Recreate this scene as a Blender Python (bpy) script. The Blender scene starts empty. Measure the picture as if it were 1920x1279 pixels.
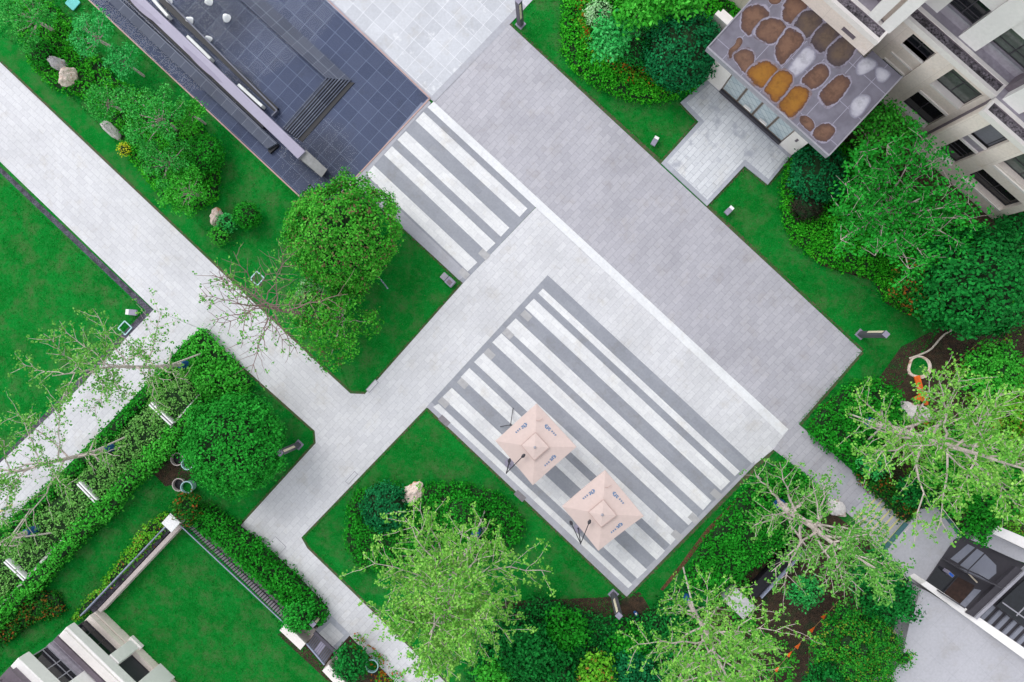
import bpy, bmesh, math, random
import numpy as np
from mathutils import Vector, Quaternion, noise

random.seed(7)
rng = np.random.default_rng(11)
SC = bpy.context.scene
COL = SC.collection

# ------------------------------------------------------------------ camera
CAM_H = 36.0
FPX = 1280.0
NADIR = (65.0, 11.5)                      # straight-down point, pixels from picture centre (right, up)
cam_data = bpy.data.cameras.new("camera")
cam_data.sensor_width = 36.0
cam_data.lens = 24.0
cam_data.clip_end = 2000.0
cam = bpy.data.objects.new("camera", cam_data)
COL.objects.link(cam)
Q = Vector((NADIR[0], NADIR[1], -FPX)).rotation_difference(Vector((0, 0, -1)))
cam.location = (0, 0, CAM_H)
cam.rotation_mode = 'QUATERNION'
cam.rotation_quaternion = Q
SC.camera = cam

# ------------------------------------------------------------------ sky, sun, exposure
SUN_EL, SUN_AZ = math.radians(48), math.radians(130)   # azimuth: direction the light comes FROM, counter-clockwise from +x
world = bpy.data.worlds.new("World")
SC.world = world
world.use_nodes = True
wn = world.node_tree.nodes; wl = world.node_tree.links
bg = wn["Background"]
sky = wn.new("ShaderNodeTexSky")
sky.sky_type = 'NISHITA'
sky.sun_disc = False
sky.sun_elevation = SUN_EL
sky.sun_rotation = math.radians(90) - SUN_AZ
sky.air_density = 1.0
sky.dust_density = 0.3
hs = wn.new("ShaderNodeHueSaturation")
hs.inputs["Saturation"].default_value = 0.16
wl.new(sky.outputs[0], hs.inputs["Color"])
wl.new(hs.outputs[0], bg.inputs["Color"])
bg.inputs["Strength"].default_value = 0.15
sd = bpy.data.lights.new("sun", 'SUN')
sd.energy = 0.62
sd.angle = math.radians(26)
sd.color = (1.0, 0.97, 0.93)
sun = bpy.data.objects.new("sun", sd)
COL.objects.link(sun)
dirv = Vector((-math.cos(SUN_EL) * math.cos(SUN_AZ), -math.cos(SUN_EL) * math.sin(SUN_AZ), -math.sin(SUN_EL)))
sun.rotation_mode = 'QUATERNION'
sun.rotation_quaternion = dirv.to_track_quat('-Z', 'Y')
SC.view_settings.view_transform = 'Standard'
SC.view_settings.look = 'None'
SC.view_settings.exposure = 1.08
SC.view_settings.gamma = 1.0
SC.render.film_transparent = False
SC.cycles.max_bounces = 6
SC.cycles.diffuse_bounces = 3
SC.cycles.glossy_bounces = 3
SC.cycles.transmission_bounces = 4
SC.cycles.transparent_max_bounces = 6

# ------------------------------------------------------------------ geometry helpers
def P(px, py, z=0.0):
    """photo pixel -> point of the world at height z"""
    v = Q @ Vector((px - 960.0, 639.5 - py, -FPX))
    t = (z - CAM_H) / v.z
    return Vector((v.x * t, v.y * t, z))

DU = Vector((1, -0.92, 0)).normalized()     # the two directions of the paving grid
MU = Vector((0.92, 1, 0)).normalized()
GRID = math.atan2(DU.y, DU.x)
SHIFT = [0.0, 0.0, 0.0]                     # offset of the building frame being built
def F(s, t, z):
    return DU * (s + SHIFT[0]) + MU * (t + SHIFT[1]) + Vector((0, 0, z + (SHIFT[2] if z > 0.8 else 0.0)))

class MB:
    def __init__(self):
        self.v = []; self.f = []; self.m = []
    def add(self, vs, fs, mi=0):
        o = len(self.v)
        self.v += [Vector(x) for x in vs]
        self.f += [[i + o for i in f] for f in fs]
        self.m += [mi] * len(fs)
        return self
    def hexa(self, b, t, mi=0):            # bottom quad, top quad
        return self.add(list(b) + list(t), [(3, 2, 1, 0), (4, 5, 6, 7), (0, 1, 5, 4), (1, 2, 6, 5), (2, 3, 7, 6), (3, 0, 4, 7)], mi)
    def fbox(self, s0, s1, t0, t1, z0, z1, mi=0):
        return self.hexa([F(s0, t0, z0), F(s1, t0, z0), F(s1, t1, z0), F(s0, t1, z0)],
                         [F(s0, t0, z1), F(s1, t0, z1), F(s1, t1, z1), F(s0, t1, z1)], mi)
    def prism(self, pts, z0, z1, mi=0):
        n = len(pts)
        a = sum(pts[i].x * pts[(i + 1) % n].y - pts[(i + 1) % n].x * pts[i].y for i in range(n))
        if a < 0: pts = pts[::-1]
        b = [Vector((p.x, p.y, z0)) for p in pts]; t = [Vector((p.x, p.y, z1)) for p in pts]
        fs = [list(range(n - 1, -1, -1)), list(range(n, 2 * n))] + [(i, (i + 1) % n, n + (i + 1) % n, n + i) for i in range(n)]
        return self.add(b + t, fs, mi)
    def bar(self, a, b, w, h, mi=0):       # flat bar from a to b (top centre line), width w, thickness h downwards
        a = Vector(a); b = Vector(b)
        d = (b - a); d.z = 0
        if d.length < 1e-6: d = Vector((1, 0, 0))
        n = Vector((-d.y, d.x, 0)).normalized() * (w / 2); dz = Vector((0, 0, h))
        return self.hexa([a + n * -1 - dz, b - n - dz, b + n - dz, a + n - dz], [a - n, b - n, b + n, a + n], mi)
    def tube(self, pts, rad, k=6, mi=0, cap=True):
        pts = [Vector(p) for p in pts]
        if not hasattr(rad, '__len__'): rad = [rad] * len(pts)
        vs = []; fs = []
        ref = Vector((0.31, 0.87, 0.38))
        for i, p in enumerate(pts):
            d = (pts[min(i + 1, len(pts) - 1)] - pts[max(i - 1, 0)])
            d = d.normalized() if d.length > 1e-9 else Vector((0, 0, 1))
            u = d.cross(ref)
            u = u.normalized() if u.length > 1e-3 else d.cross(Vector((1, 0, 0))).normalized()
            w = d.cross(u)
            for j in range(k):
                an = 2 * math.pi * j / k
                vs.append(p + (u * math.cos(an) + w * math.sin(an)) * rad[i])
        for i in range(len(pts) - 1):
            for j in range(k):
                fs.append((i * k + j, i * k + (j + 1) % k, (i + 1) * k + (j + 1) % k, (i + 1) * k + j))
        if cap:
            fs.append(list(range(k - 1, -1, -1))); fs.append([(len(pts) - 1) * k + j for j in range(k)])
        return self.add(vs, fs, mi)
    def lathe(self, c, prof, k=20, mi=0):  # prof: (r, z)
        c = Vector(c); vs = []; fs = []
        for r, z in prof:
            for j in range(k):
                an = 2 * math.pi * j / k
                vs.append(c + Vector((r * math.cos(an), r * math.sin(an), z)))
        for i in range(len(prof) - 1):
            for j in range(k):
                fs.append((i * k + j, i * k + (j + 1) % k, (i + 1) * k + (j + 1) % k, (i + 1) * k + j))
        return self.add(vs, fs, mi)
    def build(self, name, mats, parent=None, origin=None, bevel=0, smooth=False):
        if not isinstance(mats, (list, tuple)): mats = [mats]
        if parent is not None and origin is None: origin = parent.location
        o3 = Vector(origin) if origin is not None else Vector((0, 0, 0))
        me = bpy.data.meshes.new(name)
        me.from_pydata([tuple(x - o3) for x in self.v], [], self.f)
        for m in mats: me.materials.append(m)
        me.polygons.foreach_set("material_index", self.m)
        if smooth: me.polygons.foreach_set("use_smooth", [True] * len(self.f))
        me.update()
        ob = bpy.data.objects.new(name, me)
        COL.objects.link(ob)
        if parent is not None: ob.parent = parent
        else: ob.location = o3
        if bevel:
            b = ob.modifiers.new("bevel", 'BEVEL'); b.width = bevel; b.segments = 2; b.limit_method = 'ANGLE'
        return ob

def tag(o, label=None, cat=None, group=None, kind=None):
    if label: o["label"] = label
    if cat: o["category"] = cat
    if group: o["group"] = group
    if kind: o["kind"] = kind
    return o
def thing(name, label, cat, loc, group=None):
    o = bpy.data.objects.new(name, None)
    o.empty_display_size = 0.2
    COL.objects.link(o)
    o.location = loc
    return tag(o, label, cat, group)
def sheet(name, pxs, z, mat, thick=0.0):
    pts = [P(x, y, z) for x, y in pxs]
    mb = MB()
    if thick: mb.prism(pts, z - thick, z)
    else:
        n = len(pts)
        a = sum(pts[i].x * pts[(i + 1) % n].y - pts[(i + 1) % n].x * pts[i].y for i in range(n))
        if a < 0: pts = pts[::-1]
        mb.add(pts, [list(range(n))])
    return tag(mb.build(name, mat), kind="structure")

# ------------------------------------------------------------------ materials
def new_mat(name):
    m = bpy.data.materials.new(name); m.use_nodes = True
    nt = m.node_tree
    return m, nt, nt.nodes["Principled BSDF"], nt.links
def rgb(c): return (c[0], c[1], c[2], 1.0)
def mixc(nt, a, b, fac, mode='MIX'):
    n = nt.nodes.new("ShaderNodeMix"); n.data_type = 'RGBA'; n.blend_type = mode
    for k, x in ((6, a), (7, b)):
        if isinstance(x, tuple): n.inputs[k].default_value = rgb(x)
        else: nt.links.new(x, n.inputs[k])
    if isinstance(fac, (int, float)): n.inputs[0].default_value = fac
    else: nt.links.new(fac, n.inputs[0])
    return n.outputs[2]
def noisef(nt, scale, detail=3, lo=0.35, hi=0.65, rough=0.5, vec=None):
    n = nt.nodes.new("ShaderNodeTexNoise"); n.inputs["Scale"].default_value = scale; n.inputs["Detail"].default_value = detail
    n.inputs["Roughness"].default_value = rough
    if vec is None:
        tc = nt.nodes.new("ShaderNodeTexCoord"); vec = tc.outputs["Object"]
    nt.links.new(vec, n.inputs["Vector"])
    r = nt.nodes.new("ShaderNodeMapRange"); r.inputs[1].default_value = lo; r.inputs[2].default_value = hi
    nt.links.new(n.outputs[0], r.inputs[0])
    return r.outputs[0]
def plain(name, c, rough=0.6, metal=0.0, var=0.12, scale=6.0, spec=0.4):
    m, nt, p, L = new_mat(name)
    dark = tuple(x * (1 - var) for x in c); lite = tuple(min(1, x * (1 + var)) for x in c)
    a = mixc(nt, dark, lite, noisef(nt, scale, 4, 0.3, 0.7))
    b = mixc(nt, a, tuple(x * (1 - var * 0.8) for x in c), noisef(nt, scale * 0.12, 3, 0.45, 0.7))
    L.new(b, p.inputs["Base Color"])
    p.inputs["Roughness"].default_value = rough; p.inputs["Metallic"].default_value = metal
    p.inputs["Specular IOR Level"].default_value = spec
    return m
def brick(name, c1, c2, mortar, bw, bh, rot=0.0, msize=0.012, offset=0.5, rough=0.6, blot=None, blot_lo=0.5, spec=0.4, shift=(0, 0), rough_var=None):
    m, nt, p, L = new_mat(name)
    tc = nt.nodes.new("ShaderNodeTexCoord"); mp = nt.nodes.new("ShaderNodeMapping")
    mp.inputs["Rotation"].default_value = (0, 0, -GRID + rot); mp.inputs["Location"].default_value = (shift[0], shift[1], 0)
    L.new(tc.outputs["Object"], mp.inputs["Vector"])
    b = nt.nodes.new("ShaderNodeTexBrick")
    b.offset = offset; b.squash = 1.0
    b.inputs["Color1"].default_value = rgb(c1); b.inputs["Color2"].default_value = rgb(c2); b.inputs["Mortar"].default_value = rgb(mortar)
    b.inputs["Scale"].default_value = 1.0; b.inputs["Brick Width"].default_value = bw; b.inputs["Row Height"].default_value = bh
    b.inputs["Mortar Size"].default_value = msize; b.inputs["Mortar Smooth"].default_value = 0.2; b.inputs["Bias"].default_value = 0.0
    L.new(mp.outputs[0], b.inputs["Vector"])
    col = b.outputs["Color"]
    col = mixc(nt, col, tuple(0.86 for _ in range(3)), noisef(nt, 0.35, 4, 0.42, 0.75), 'MULTIPLY')
    col = mixc(nt, col, tuple(0.9 for _ in range(3)), noisef(nt, 9.0, 3, 0.35, 0.7), 'MULTIPLY')
    col = mixc(nt, col, (0.90, 0.87, 0.82), noisef(nt, 0.8, 6, 0.54, 0.72, 0.7), 'MULTIPLY')
    if blot:
        col = mixc(nt, col, blot, noisef(nt, 1.1, 5, blot_lo, blot_lo + 0.12, 0.65))
    L.new(col, p.inputs["Base Color"])
    p.inputs["Roughness"].default_value = rough; p.inputs["Specular IOR Level"].default_value = spec
    if rough_var:
        rv = nt.nodes.new("ShaderNodeMapRange"); rv.inputs[3].default_value = rough_var[0]; rv.inputs[4].default_value = rough_var[1]
        L.new(noisef(nt, 0.7, 4, 0.4, 0.6), rv.inputs[0]); L.new(rv.outputs[0], p.inputs["Roughness"])
    return m
def leaf_mat(name, dark, mid, light, accent=None, frac=0.0, rough=0.5):
    m, nt, p, L = new_mat(name)
    dark, mid, light = [(c[0] * 0.9, min(0.66, c[1] * 1.42), c[2]) for c in (dark, mid, light)]
    g = nt.nodes.new("ShaderNodeNewGeometry")
    cr = nt.nodes.new("ShaderNodeValToRGB")
    e = cr.color_ramp.elements
    e[0].position = 0.0; e[0].color = rgb(dark)
    e[1].position = 1.0; e[1].color = rgb(light)
    k = e.new(0.5); k.color = rgb(mid)
    nz = noisef(nt, 1.3, 3, 0.3, 0.7)
    mx = nt.nodes.new("ShaderNodeMath"); mx.operation = 'MULTIPLY_ADD'
    L.new(g.outputs["Random Per Island"], mx.inputs[0]); mx.inputs[1].default_value = 0.62
    h = nt.nodes.new("ShaderNodeMath"); h.operation = 'MULTIPLY'; h.inputs[1].default_value = 0.38
    L.new(nz, h.inputs[0]); L.new(h.outputs[0], mx.inputs[2])
    L.new(mx.outputs[0], cr.inputs[0])
    col = cr.outputs[0]
    if accent:
        rr = nt.nodes.new("ShaderNodeMath"); rr.operation = 'FRACT'
        r2 = nt.nodes.new("ShaderNodeMath"); r2.operation = 'MULTIPLY'; r2.inputs[1].default_value = 7.13
        L.new(g.outputs["Random Per Island"], r2.inputs[0]); L.new(r2.outputs[0], rr.inputs[0])
        lt = nt.nodes.new("ShaderNodeMath"); lt.operation = 'LESS_THAN'; lt.inputs[1].default_value = frac
        L.new(rr.outputs[0], lt.inputs[0])
        pz = nt.nodes.new("ShaderNodeMath"); pz.operation = 'MULTIPLY'
        L.new(lt.outputs[0], pz.inputs[0]); L.new(noisef(nt, 1.6, 2, 0.4, 0.55), pz.inputs[1])
        col = mixc(nt, col, accent, pz.outputs[0])
    L.new(col, p.inputs["Base Color"])
    p.inputs["Roughness"].default_value = rough; p.inputs["Specular IOR Level"].default_value = 0.06
    return m

M = {}
# ground
def grass_mat(name):
    m, nt, p, L = new_mat(name)
    a = mixc(nt, (0.0028, 0.160, 0.016), (0.0055, 0.225, 0.027), noisef(nt, 0.55, 5, 0.35, 0.65, 0.6))
    b = mixc(nt, a, (0.020, 0.265, 0.045), noisef(nt, 3.2, 5, 0.5, 0.8, 0.7))
    c = mixc(nt, b, (0.07, 0.175, 0.05), noisef(nt, 0.9, 6, 0.47, 0.68, 0.72))
    d = mixc(nt, c, (0.06, 0.22, 0.07), noisef(nt, 14, 4, 0.52, 0.8, 0.7))
    e = mixc(nt, d, (0.002, 0.105, 0.012), noisef(nt, 24, 3, 0.52, 0.85, 0.6))
    L.new(e, p.inputs["Base Color"])
    p.inputs["Roughness"].default_value = 0.95; p.inputs["Specular IOR Level"].default_value = 0.0
    bp = nt.nodes.new("ShaderNodeBump"); bp.inputs["Strength"].default_value = 0.6; bp.inputs["Distance"].default_value = 0.05
    L.new(noisef(nt, 30, 3, 0.2, 0.8), bp.inputs["Height"]); L.new(bp.outputs[0], p.inputs["Normal"])
    return m
M["grass"] = grass_mat("lawn_grass")
def soil_mat():
    m, nt, p, L = new_mat("soil")
    a = mixc(nt, (0.025, 0.018, 0.010), (0.095, 0.052, 0.028), noisef(nt, 4, 6, 0.35, 0.68, 0.7))
    b = mixc(nt, a, (0.02, 0.05, 0.012), noisef(nt, 1.2, 4, 0.5, 0.7))
    c = mixc(nt, b, (0.16, 0.08, 0.045), noisef(nt, 16, 4, 0.62, 0.78))
    L.new(c, p.inputs["Base Color"]); p.inputs["Roughness"].default_value = 0.95
    bp = nt.nodes.new("ShaderNodeBump"); bp.inputs["Strength"].default_value = 1; bp.inputs["Distance"].default_value = 0.08
    L.new(noisef(nt, 18, 4, 0.2, 0.8), bp.inputs["Height"]); L.new(bp.outputs[0], p.inputs["Normal"])
    return m
M["soil"] = soil_mat()
M["mulch"] = plain("mulch", (0.13, 0.055, 0.03), 0.95, var=0.6, scale=14)
M["walk"] = brick("light_paver", (0.61, 0.605, 0.63), (0.675, 0.67, 0.69), (0.49, 0.485, 0.52), 0.6, 0.3, rot=math.radians(90), msize=0.009)
M["walk2"] = brick("light_paver_across", (0.61, 0.605, 0.63), (0.67, 0.665, 0.685), (0.49, 0.485, 0.52), 0.6, 0.3, rot=0, msize=0.009)
M["grey"] = brick("grey_paver", (0.415, 0.403, 0.445), (0.475, 0.462, 0.502), (0.31, 0.305, 0.35), 0.6, 0.3, rot=math.radians(90), msize=0.009)
M["band"] = brick("white_band_stone", (0.74, 0.74, 0.76), (0.78, 0.78, 0.795), (0.68, 0.68, 0.72), 0.9, 0.6, msize=0.006)
M["dark_stripe"] = brick("dark_grey_stone", (0.285, 0.295, 0.335), (0.32, 0.33, 0.37), (0.27, 0.28, 0.32), 0.9, 0.3, msize=0.004)
M["mid_border"] = brick("mid_grey_stone", (0.39, 0.39, 0.435), (0.44, 0.44, 0.485), (0.37, 0.37, 0.42), 0.9, 0.3, msize=0.005)
M["white_stripe"] = brick("white_stone", (0.68, 0.675, 0.69), (0.775, 0.77, 0.775), (0.58, 0.58, 0.62), 0.6, 0.3, msize=0.006)
M["pale_tile"] = plain("pale_tile", (0.42, 0.41, 0.42), 0.7)
M["brown_tile"] = plain("drain_cover_stone", (0.22, 0.2, 0.22), 0.7)
M["wet"] = brick("wet_paver", (0.50, 0.51, 0.55), (0.60, 0.61, 0.65), (0.74, 0.74, 0.78), 0.75, 0.75, msize=0.012, offset=0.0, rough=0.5, spec=0.25, blot=(0.72, 0.72, 0.74), blot_lo=0.62)
M["porch_pave"] = brick("porch_paver", (0.62, 0.63, 0.66), (0.72, 0.73, 0.76), (0.36, 0.37, 0.42), 0.75, 0.25, rot=math.radians(90), msize=0.009, rough=0.4, blot=(0.40, 0.41, 0.46), blot_lo=0.55, rough_var=(0.2, 0.6))
M["kerb_grey"] = plain("kerb_stone", (0.40, 0.41, 0.46), 0.6)
M["gravel"] = plain("dark_gravel", (0.085, 0.08, 0.105), 0.9, var=0.8, scale=22)
M["gravel2"] = plain("trough_gravel", (0.15, 0.13, 0.15), 0.9, var=0.95, scale=11)
M["pool_tile"] = brick("pool_slate", (0.088, 0.100, 0.142), (0.118, 0.131, 0.176), (0.235, 0.26, 0.32), 0.76, 0.76, msize=0.012, offset=0.0, rough=0.6, shift=(0.2, 0.33), spec=0.15)
M["copper"] = plain("copper_edge", (0.46, 0.30, 0.27), 0.5)
M["slate"] = plain("slate", (0.115, 0.135, 0.22), 0.35, var=0.2)
M["slate_mid"] = plain("slate_cap", (0.12, 0.13, 0.18), 0.45)
M["black"] = plain("black_void", (0.008, 0.008, 0.012), 0.5)
M["lilac"] = plain("lilac_stone", (0.33, 0.305, 0.40), 0.45, var=0.06)
M["lilac_dk"] = plain("lilac_inlay", (0.245, 0.22, 0.31), 0.4, var=0.06)
M["conc"] = plain("concrete", (0.26, 0.26, 0.26), 0.8, var=0.2)
M["glass_white"] = plain("frosted_glass", (0.66, 0.68, 0.66), 0.3, var=0.15, scale=12)
M["foam"] = plain("water_foam", (0.92, 0.94, 0.95), 0.5, var=0.15, scale=20)
M["beige"] = brick("beige_stone", (0.86, 0.745, 0.67), (0.90, 0.795, 0.725), (0.66, 0.55, 0.49), 1.2, 0.9, msize=0.006)
M["white_wall"] = plain("white_stone_cladding", (0.84, 0.805, 0.79), 0.6, var=0.05)
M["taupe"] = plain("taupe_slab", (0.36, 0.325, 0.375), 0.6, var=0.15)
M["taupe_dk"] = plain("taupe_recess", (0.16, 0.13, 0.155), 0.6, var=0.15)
M["win_dark"] = plain("dark_window_glass", (0.012, 0.014, 0.018), 0.06, var=0.3, spec=0.6)
M["win_green"] = plain("green_window_glass", (0.10, 0.115, 0.105), 0.08, var=0.25, spec=0.6)
M["frame_dk"] = plain("dark_frame", (0.05, 0.045, 0.055), 0.4)
M["frame_gr"] = plain("grey_frame", (0.32, 0.31, 0.35), 0.4)
M["bronze"] = plain("bronze_frame", (0.20, 0.16, 0.13), 0.45)
M["shutter"] = brick("shutter_slats", (0.15, 0.15, 0.18), (0.19, 0.19, 0.22), (0.04, 0.04, 0.05), 4.0, 0.12, msize=0.03)
def paneglass():
    m, nt, p, L = new_mat("porch_glass")
    tc = nt.nodes.new("ShaderNodeTexCoord")
    b = nt.nodes.new("ShaderNodeTexBrick"); b.offset = 0
    b.inputs["Color1"].default_value = (0.42, 0.50, 0.54, 1); b.inputs["Color2"].default_value = (0.52, 0.58, 0.60, 1); b.inputs["Mortar"].default_value = (0.22, 0.28, 0.33, 1)
    b.inputs["Scale"].default_value = 1; b.inputs["Brick Width"].default_value = 0.28; b.inputs["Row Height"].default_value = 0.5; b.inputs["Mortar Size"].default_value = 0.012
    mp = nt.nodes.new("ShaderNodeMapping"); mp.inputs["Rotation"].default_value = (math.radians(90), 0, -GRID)
    L.new(tc.outputs["Object"], mp.inputs[0]); L.new(mp.outputs[0], b.inputs["Vector"])
    L.new(b.outputs[0], p.inputs["Base Color"]); p.inputs["Roughness"].default_value = 0.12
    return m
M["porch_glass"] = paneglass()
M["canopy"] = plain("parasol_cloth", (0.60, 0.475, 0.44), 0.9, var=0.04)
M["canopy_seam"] = plain("parasol_seam", (0.48, 0.34, 0.31), 0.9)
M["blue_mark"] = plain("blue_print", (0.10, 0.20, 0.36), 0.8)
M["metal_dk"] = plain("dark_metal", (0.035, 0.032, 0.042), 0.4)
M["bollard_body"] = plain("bollard_metal", (0.085, 0.075, 0.098), 0.45)
M["bollard_cap"] = plain("bollard_cap", (0.27, 0.25, 0.33), 0.5)
M["cream"] = plain("cream_lamp_cover", (0.72, 0.62, 0.48), 0.4)
M["white_paint"] = plain("white_paint", (0.85, 0.84, 0.84), 0.5, var=0.04)
M["cream_stone"] = plain("cream_stone_cap", (0.83, 0.775, 0.745), 0.6, var=0.05)
M["pink_stone"] = plain("pinkish_stone", (0.50, 0.43, 0.41), 0.7)
M["steel"] = plain("blue_grey_steel", (0.30, 0.33, 0.44), 0.4)
M["orange"] = plain("orange_plastic", (0.75, 0.13, 0.012), 0.6, var=0.25)
M["cord"] = plain("pale_cord", (0.62, 0.54, 0.46), 0.8)
M["bamboo"] = plain("bamboo", (0.33, 0.21, 0.09), 0.7)
M["teal"] = plain("teal_plastic", (0.10, 0.52, 0.50), 0.5)
M["teal_dk"] = plain("teal_channel", (0.045, 0.14, 0.15), 0.5)
M["teal_pale"] = plain("pale_teal_ring", (0.42, 0.62, 0.66), 0.5)
M["bluewrap"] = plain("blue_wrap", (0.012, 0.075, 0.24), 0.6, var=0.3)
M["bark"] = plain("pale_bark", (0.52, 0.44, 0.40), 0.9, var=0.35, scale=10)
M["bark_dk"] = plain("dark_bark", (0.10, 0.075, 0.06), 0.9, var=0.35, scale=10)
M["bark_red"] = plain("reddish_bark", (0.21, 0.14, 0.125), 0.9, var=0.3, scale=10)
M["pole"] = plain("brace_pole", (0.50, 0.44, 0.40), 0.8)
def rock_mat(name, c1, c2, rust, bump=0.8):
    m, nt, p, L = new_mat(name)
    a = mixc(nt, c1, c2, noisef(nt, 3, 6, 0.35, 0.65, 0.7))
    b = mixc(nt, a, rust, noisef(nt, 1.7, 4, 0.56, 0.66, 0.6))
    L.new(b, p.inputs["Base Color"]); p.inputs["Roughness"].default_value = 0.9
    bp = nt.nodes.new("ShaderNodeBump"); bp.inputs["Strength"].default_value = bump; bp.inputs["Distance"].default_value = 0.08
    L.new(noisef(nt, 6, 5, 0.2, 0.8), bp.inputs["Height"]); L.new(bp.outputs[0], p.inputs["Normal"])
    return m
M["rock_grey"] = rock_mat("grey_rock", (0.34, 0.32, 0.35), (0.60, 0.56, 0.56), (0.50, 0.24, 0.14))
M["rock_pink"] = rock_mat("pink_rock", (0.72, 0.55, 0.47), (0.86, 0.73, 0.65), (0.52, 0.22, 0.09))
M["rock_white"] = rock_mat("white_rock", (0.60, 0.56, 0.56), (0.80, 0.75, 0.73), (0.40, 0.26, 0.2))
M["yellow_line"] = plain("yellow_nosing", (0.62, 0.58, 0.24), 0.7)
M["roof_conc"] = brick("roof_concrete", (0.455, 0.45, 0.485), (0.475, 0.47, 0.505), (0.38, 0.375, 0.41), 1.2, 1.2, msize=0.006, offset=0.0)
M["box_lid"] = plain("weathered_box_lid", (0.52, 0.51, 0.52), 0.7, var=0.25, scale=5)
M["screen"] = plain("blue_screen", (0.02, 0.12, 0.55), 0.2)
M["door_brown"] = plain("brown_mat", (0.045, 0.022, 0.016), 0.6, var=0.4)
M["tile_lt"] = plain("entrance_tile", (0.26, 0.27, 0.33), 0.4, var=0.1)
# leaves
LM = {
 "bright": leaf_mat("bright_leaf", (0.012, 0.12, 0.006), (0.03, 0.25, 0.012), (0.10, 0.40, 0.025)),
 "brightrust": leaf_mat("bright_leaf_rust_tips", (0.012, 0.10, 0.006), (0.035, 0.22, 0.012), (0.11, 0.34, 0.03), (0.36, 0.10, 0.012), 0.42),
 "hedge": leaf_mat("hedge_leaf", (0.006, 0.085, 0.006), (0.014, 0.17, 0.012), (0.045, 0.30, 0.03)),
 "round": leaf_mat("round_tree_leaf", (0.008, 0.10, 0.012), (0.018, 0.20, 0.022), (0.05, 0.33, 0.05)),
 "round2": leaf_mat("browned_round_tree_leaf", (0.016, 0.11, 0.01), (0.045, 0.23, 0.018), (0.16, 0.40, 0.06), (0.17, 0.12, 0.06), 0.14),
 "teal": leaf_mat("bluish_leaf", (0.003, 0.045, 0.02), (0.006, 0.10, 0.04), (0.022, 0.20, 0.085)),
 "deep": leaf_mat("deep_leaf", (0.004, 0.06, 0.012), (0.008, 0.12, 0.025), (0.025, 0.24, 0.05)),
 "deeprust": leaf_mat("deep_leaf_rust", (0.005, 0.045, 0.006), (0.012, 0.09, 0.01), (0.04, 0.18, 0.02), (0.28, 0.10, 0.02), 0.30),
 "ginkgo": leaf_mat("ginkgo_leaf", (0.045, 0.14, 0.02), (0.16, 0.30, 0.05), (0.40, 0.46, 0.13)),
 "ginkgo2": leaf_mat("sparse_ginkgo_leaf", (0.04, 0.12, 0.02), (0.11, 0.23, 0.045), (0.28, 0.38, 0.11)),
 "pine": leaf_mat("feathery_leaf", (0.012, 0.14, 0.02), (0.035, 0.25, 0.045), (0.14, 0.38, 0.11)),
 "feather": leaf_mat("needle_leaf", (0.004, 0.06, 0.008), (0.018, 0.18, 0.02), (0.10, 0.34, 0.03), (0.22, 0.30, 0.03), 0.14),
 "mint": leaf_mat("mint_leaf", (0.015, 0.17, 0.04), (0.035, 0.28, 0.075), (0.12, 0.40, 0.16)),
 "varieg": leaf_mat("variegated_leaf", (0.08, 0.20, 0.045), (0.15, 0.27, 0.07), (0.32, 0.42, 0.17)),
 "pale": leaf_mat("pale_leaf", (0.16, 0.28, 0.13), (0.34, 0.44, 0.26), (0.55, 0.60, 0.44)),
 "yellow": leaf_mat("yellow_flower", (0.45, 0.42, 0.01), (0.65, 0.58, 0.02), (0.8, 0.72, 0.08)),
 "yellowgreen": leaf_mat("yellow_green_leaf", (0.04, 0.17, 0.01), (0.12, 0.30, 0.02), (0.28, 0.44, 0.05), (0.35, 0.17, 0.04), 0.12),
 "maroon": leaf_mat("maroon_leaf", (0.012, 0.008, 0.008), (0.028, 0.016, 0.016), (0.06, 0.035, 0.03)),
 "mid": leaf_mat("mid_green_leaf", (0.02, 0.15, 0.015), (0.045, 0.27, 0.025), (0.12, 0.40, 0.06)),
}
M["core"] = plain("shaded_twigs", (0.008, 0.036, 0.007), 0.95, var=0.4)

# ------------------------------------------------------------------ foliage
def np_mesh(name, chunks, mats, parent):
    """chunks: (verts Nx3, faces KxC int array, material index) in world coordinates"""
    o3 = np.array(parent.location)
    V = []; loops = []; starts = []; mi = []; vo = 0; lo = 0
    for v, f, m in chunks:
        if len(f) == 0: continue
        V.append(v - o3); c = f.shape[1]
        loops.append((f + vo).ravel()); starts.append(lo + np.arange(len(f)) * c); mi.append(np.full(len(f), m))
        vo += len(v); lo += f.size
    V = np.concatenate(V); loops = np.concatenate(loops); starts = np.concatenate(starts); mi = np.concatenate(mi)
    me = bpy.data.meshes.new(name)
    me.vertices.add(len(V)); me.vertices.foreach_set("co", V.ravel().astype(np.float32))
    me.loops.add(len(loops)); me.loops.foreach_set("vertex_index", loops.astype(np.int32))
    me.polygons.add(len(starts)); me.polygons.foreach_set("loop_start", starts.astype(np.int32))
    for m in mats: me.materials.append(m)
    me.polygons.foreach_set("material_index", mi.astype(np.int32))
    me.update(calc_edges=True)
    me.validate()
    ob = bpy.data.objects.new(name, me); COL.objects.link(ob); ob.parent = parent
    return ob
def unit(a): return a / np.maximum(np.linalg.norm(a, axis=1, keepdims=True), 1e-9)
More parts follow.
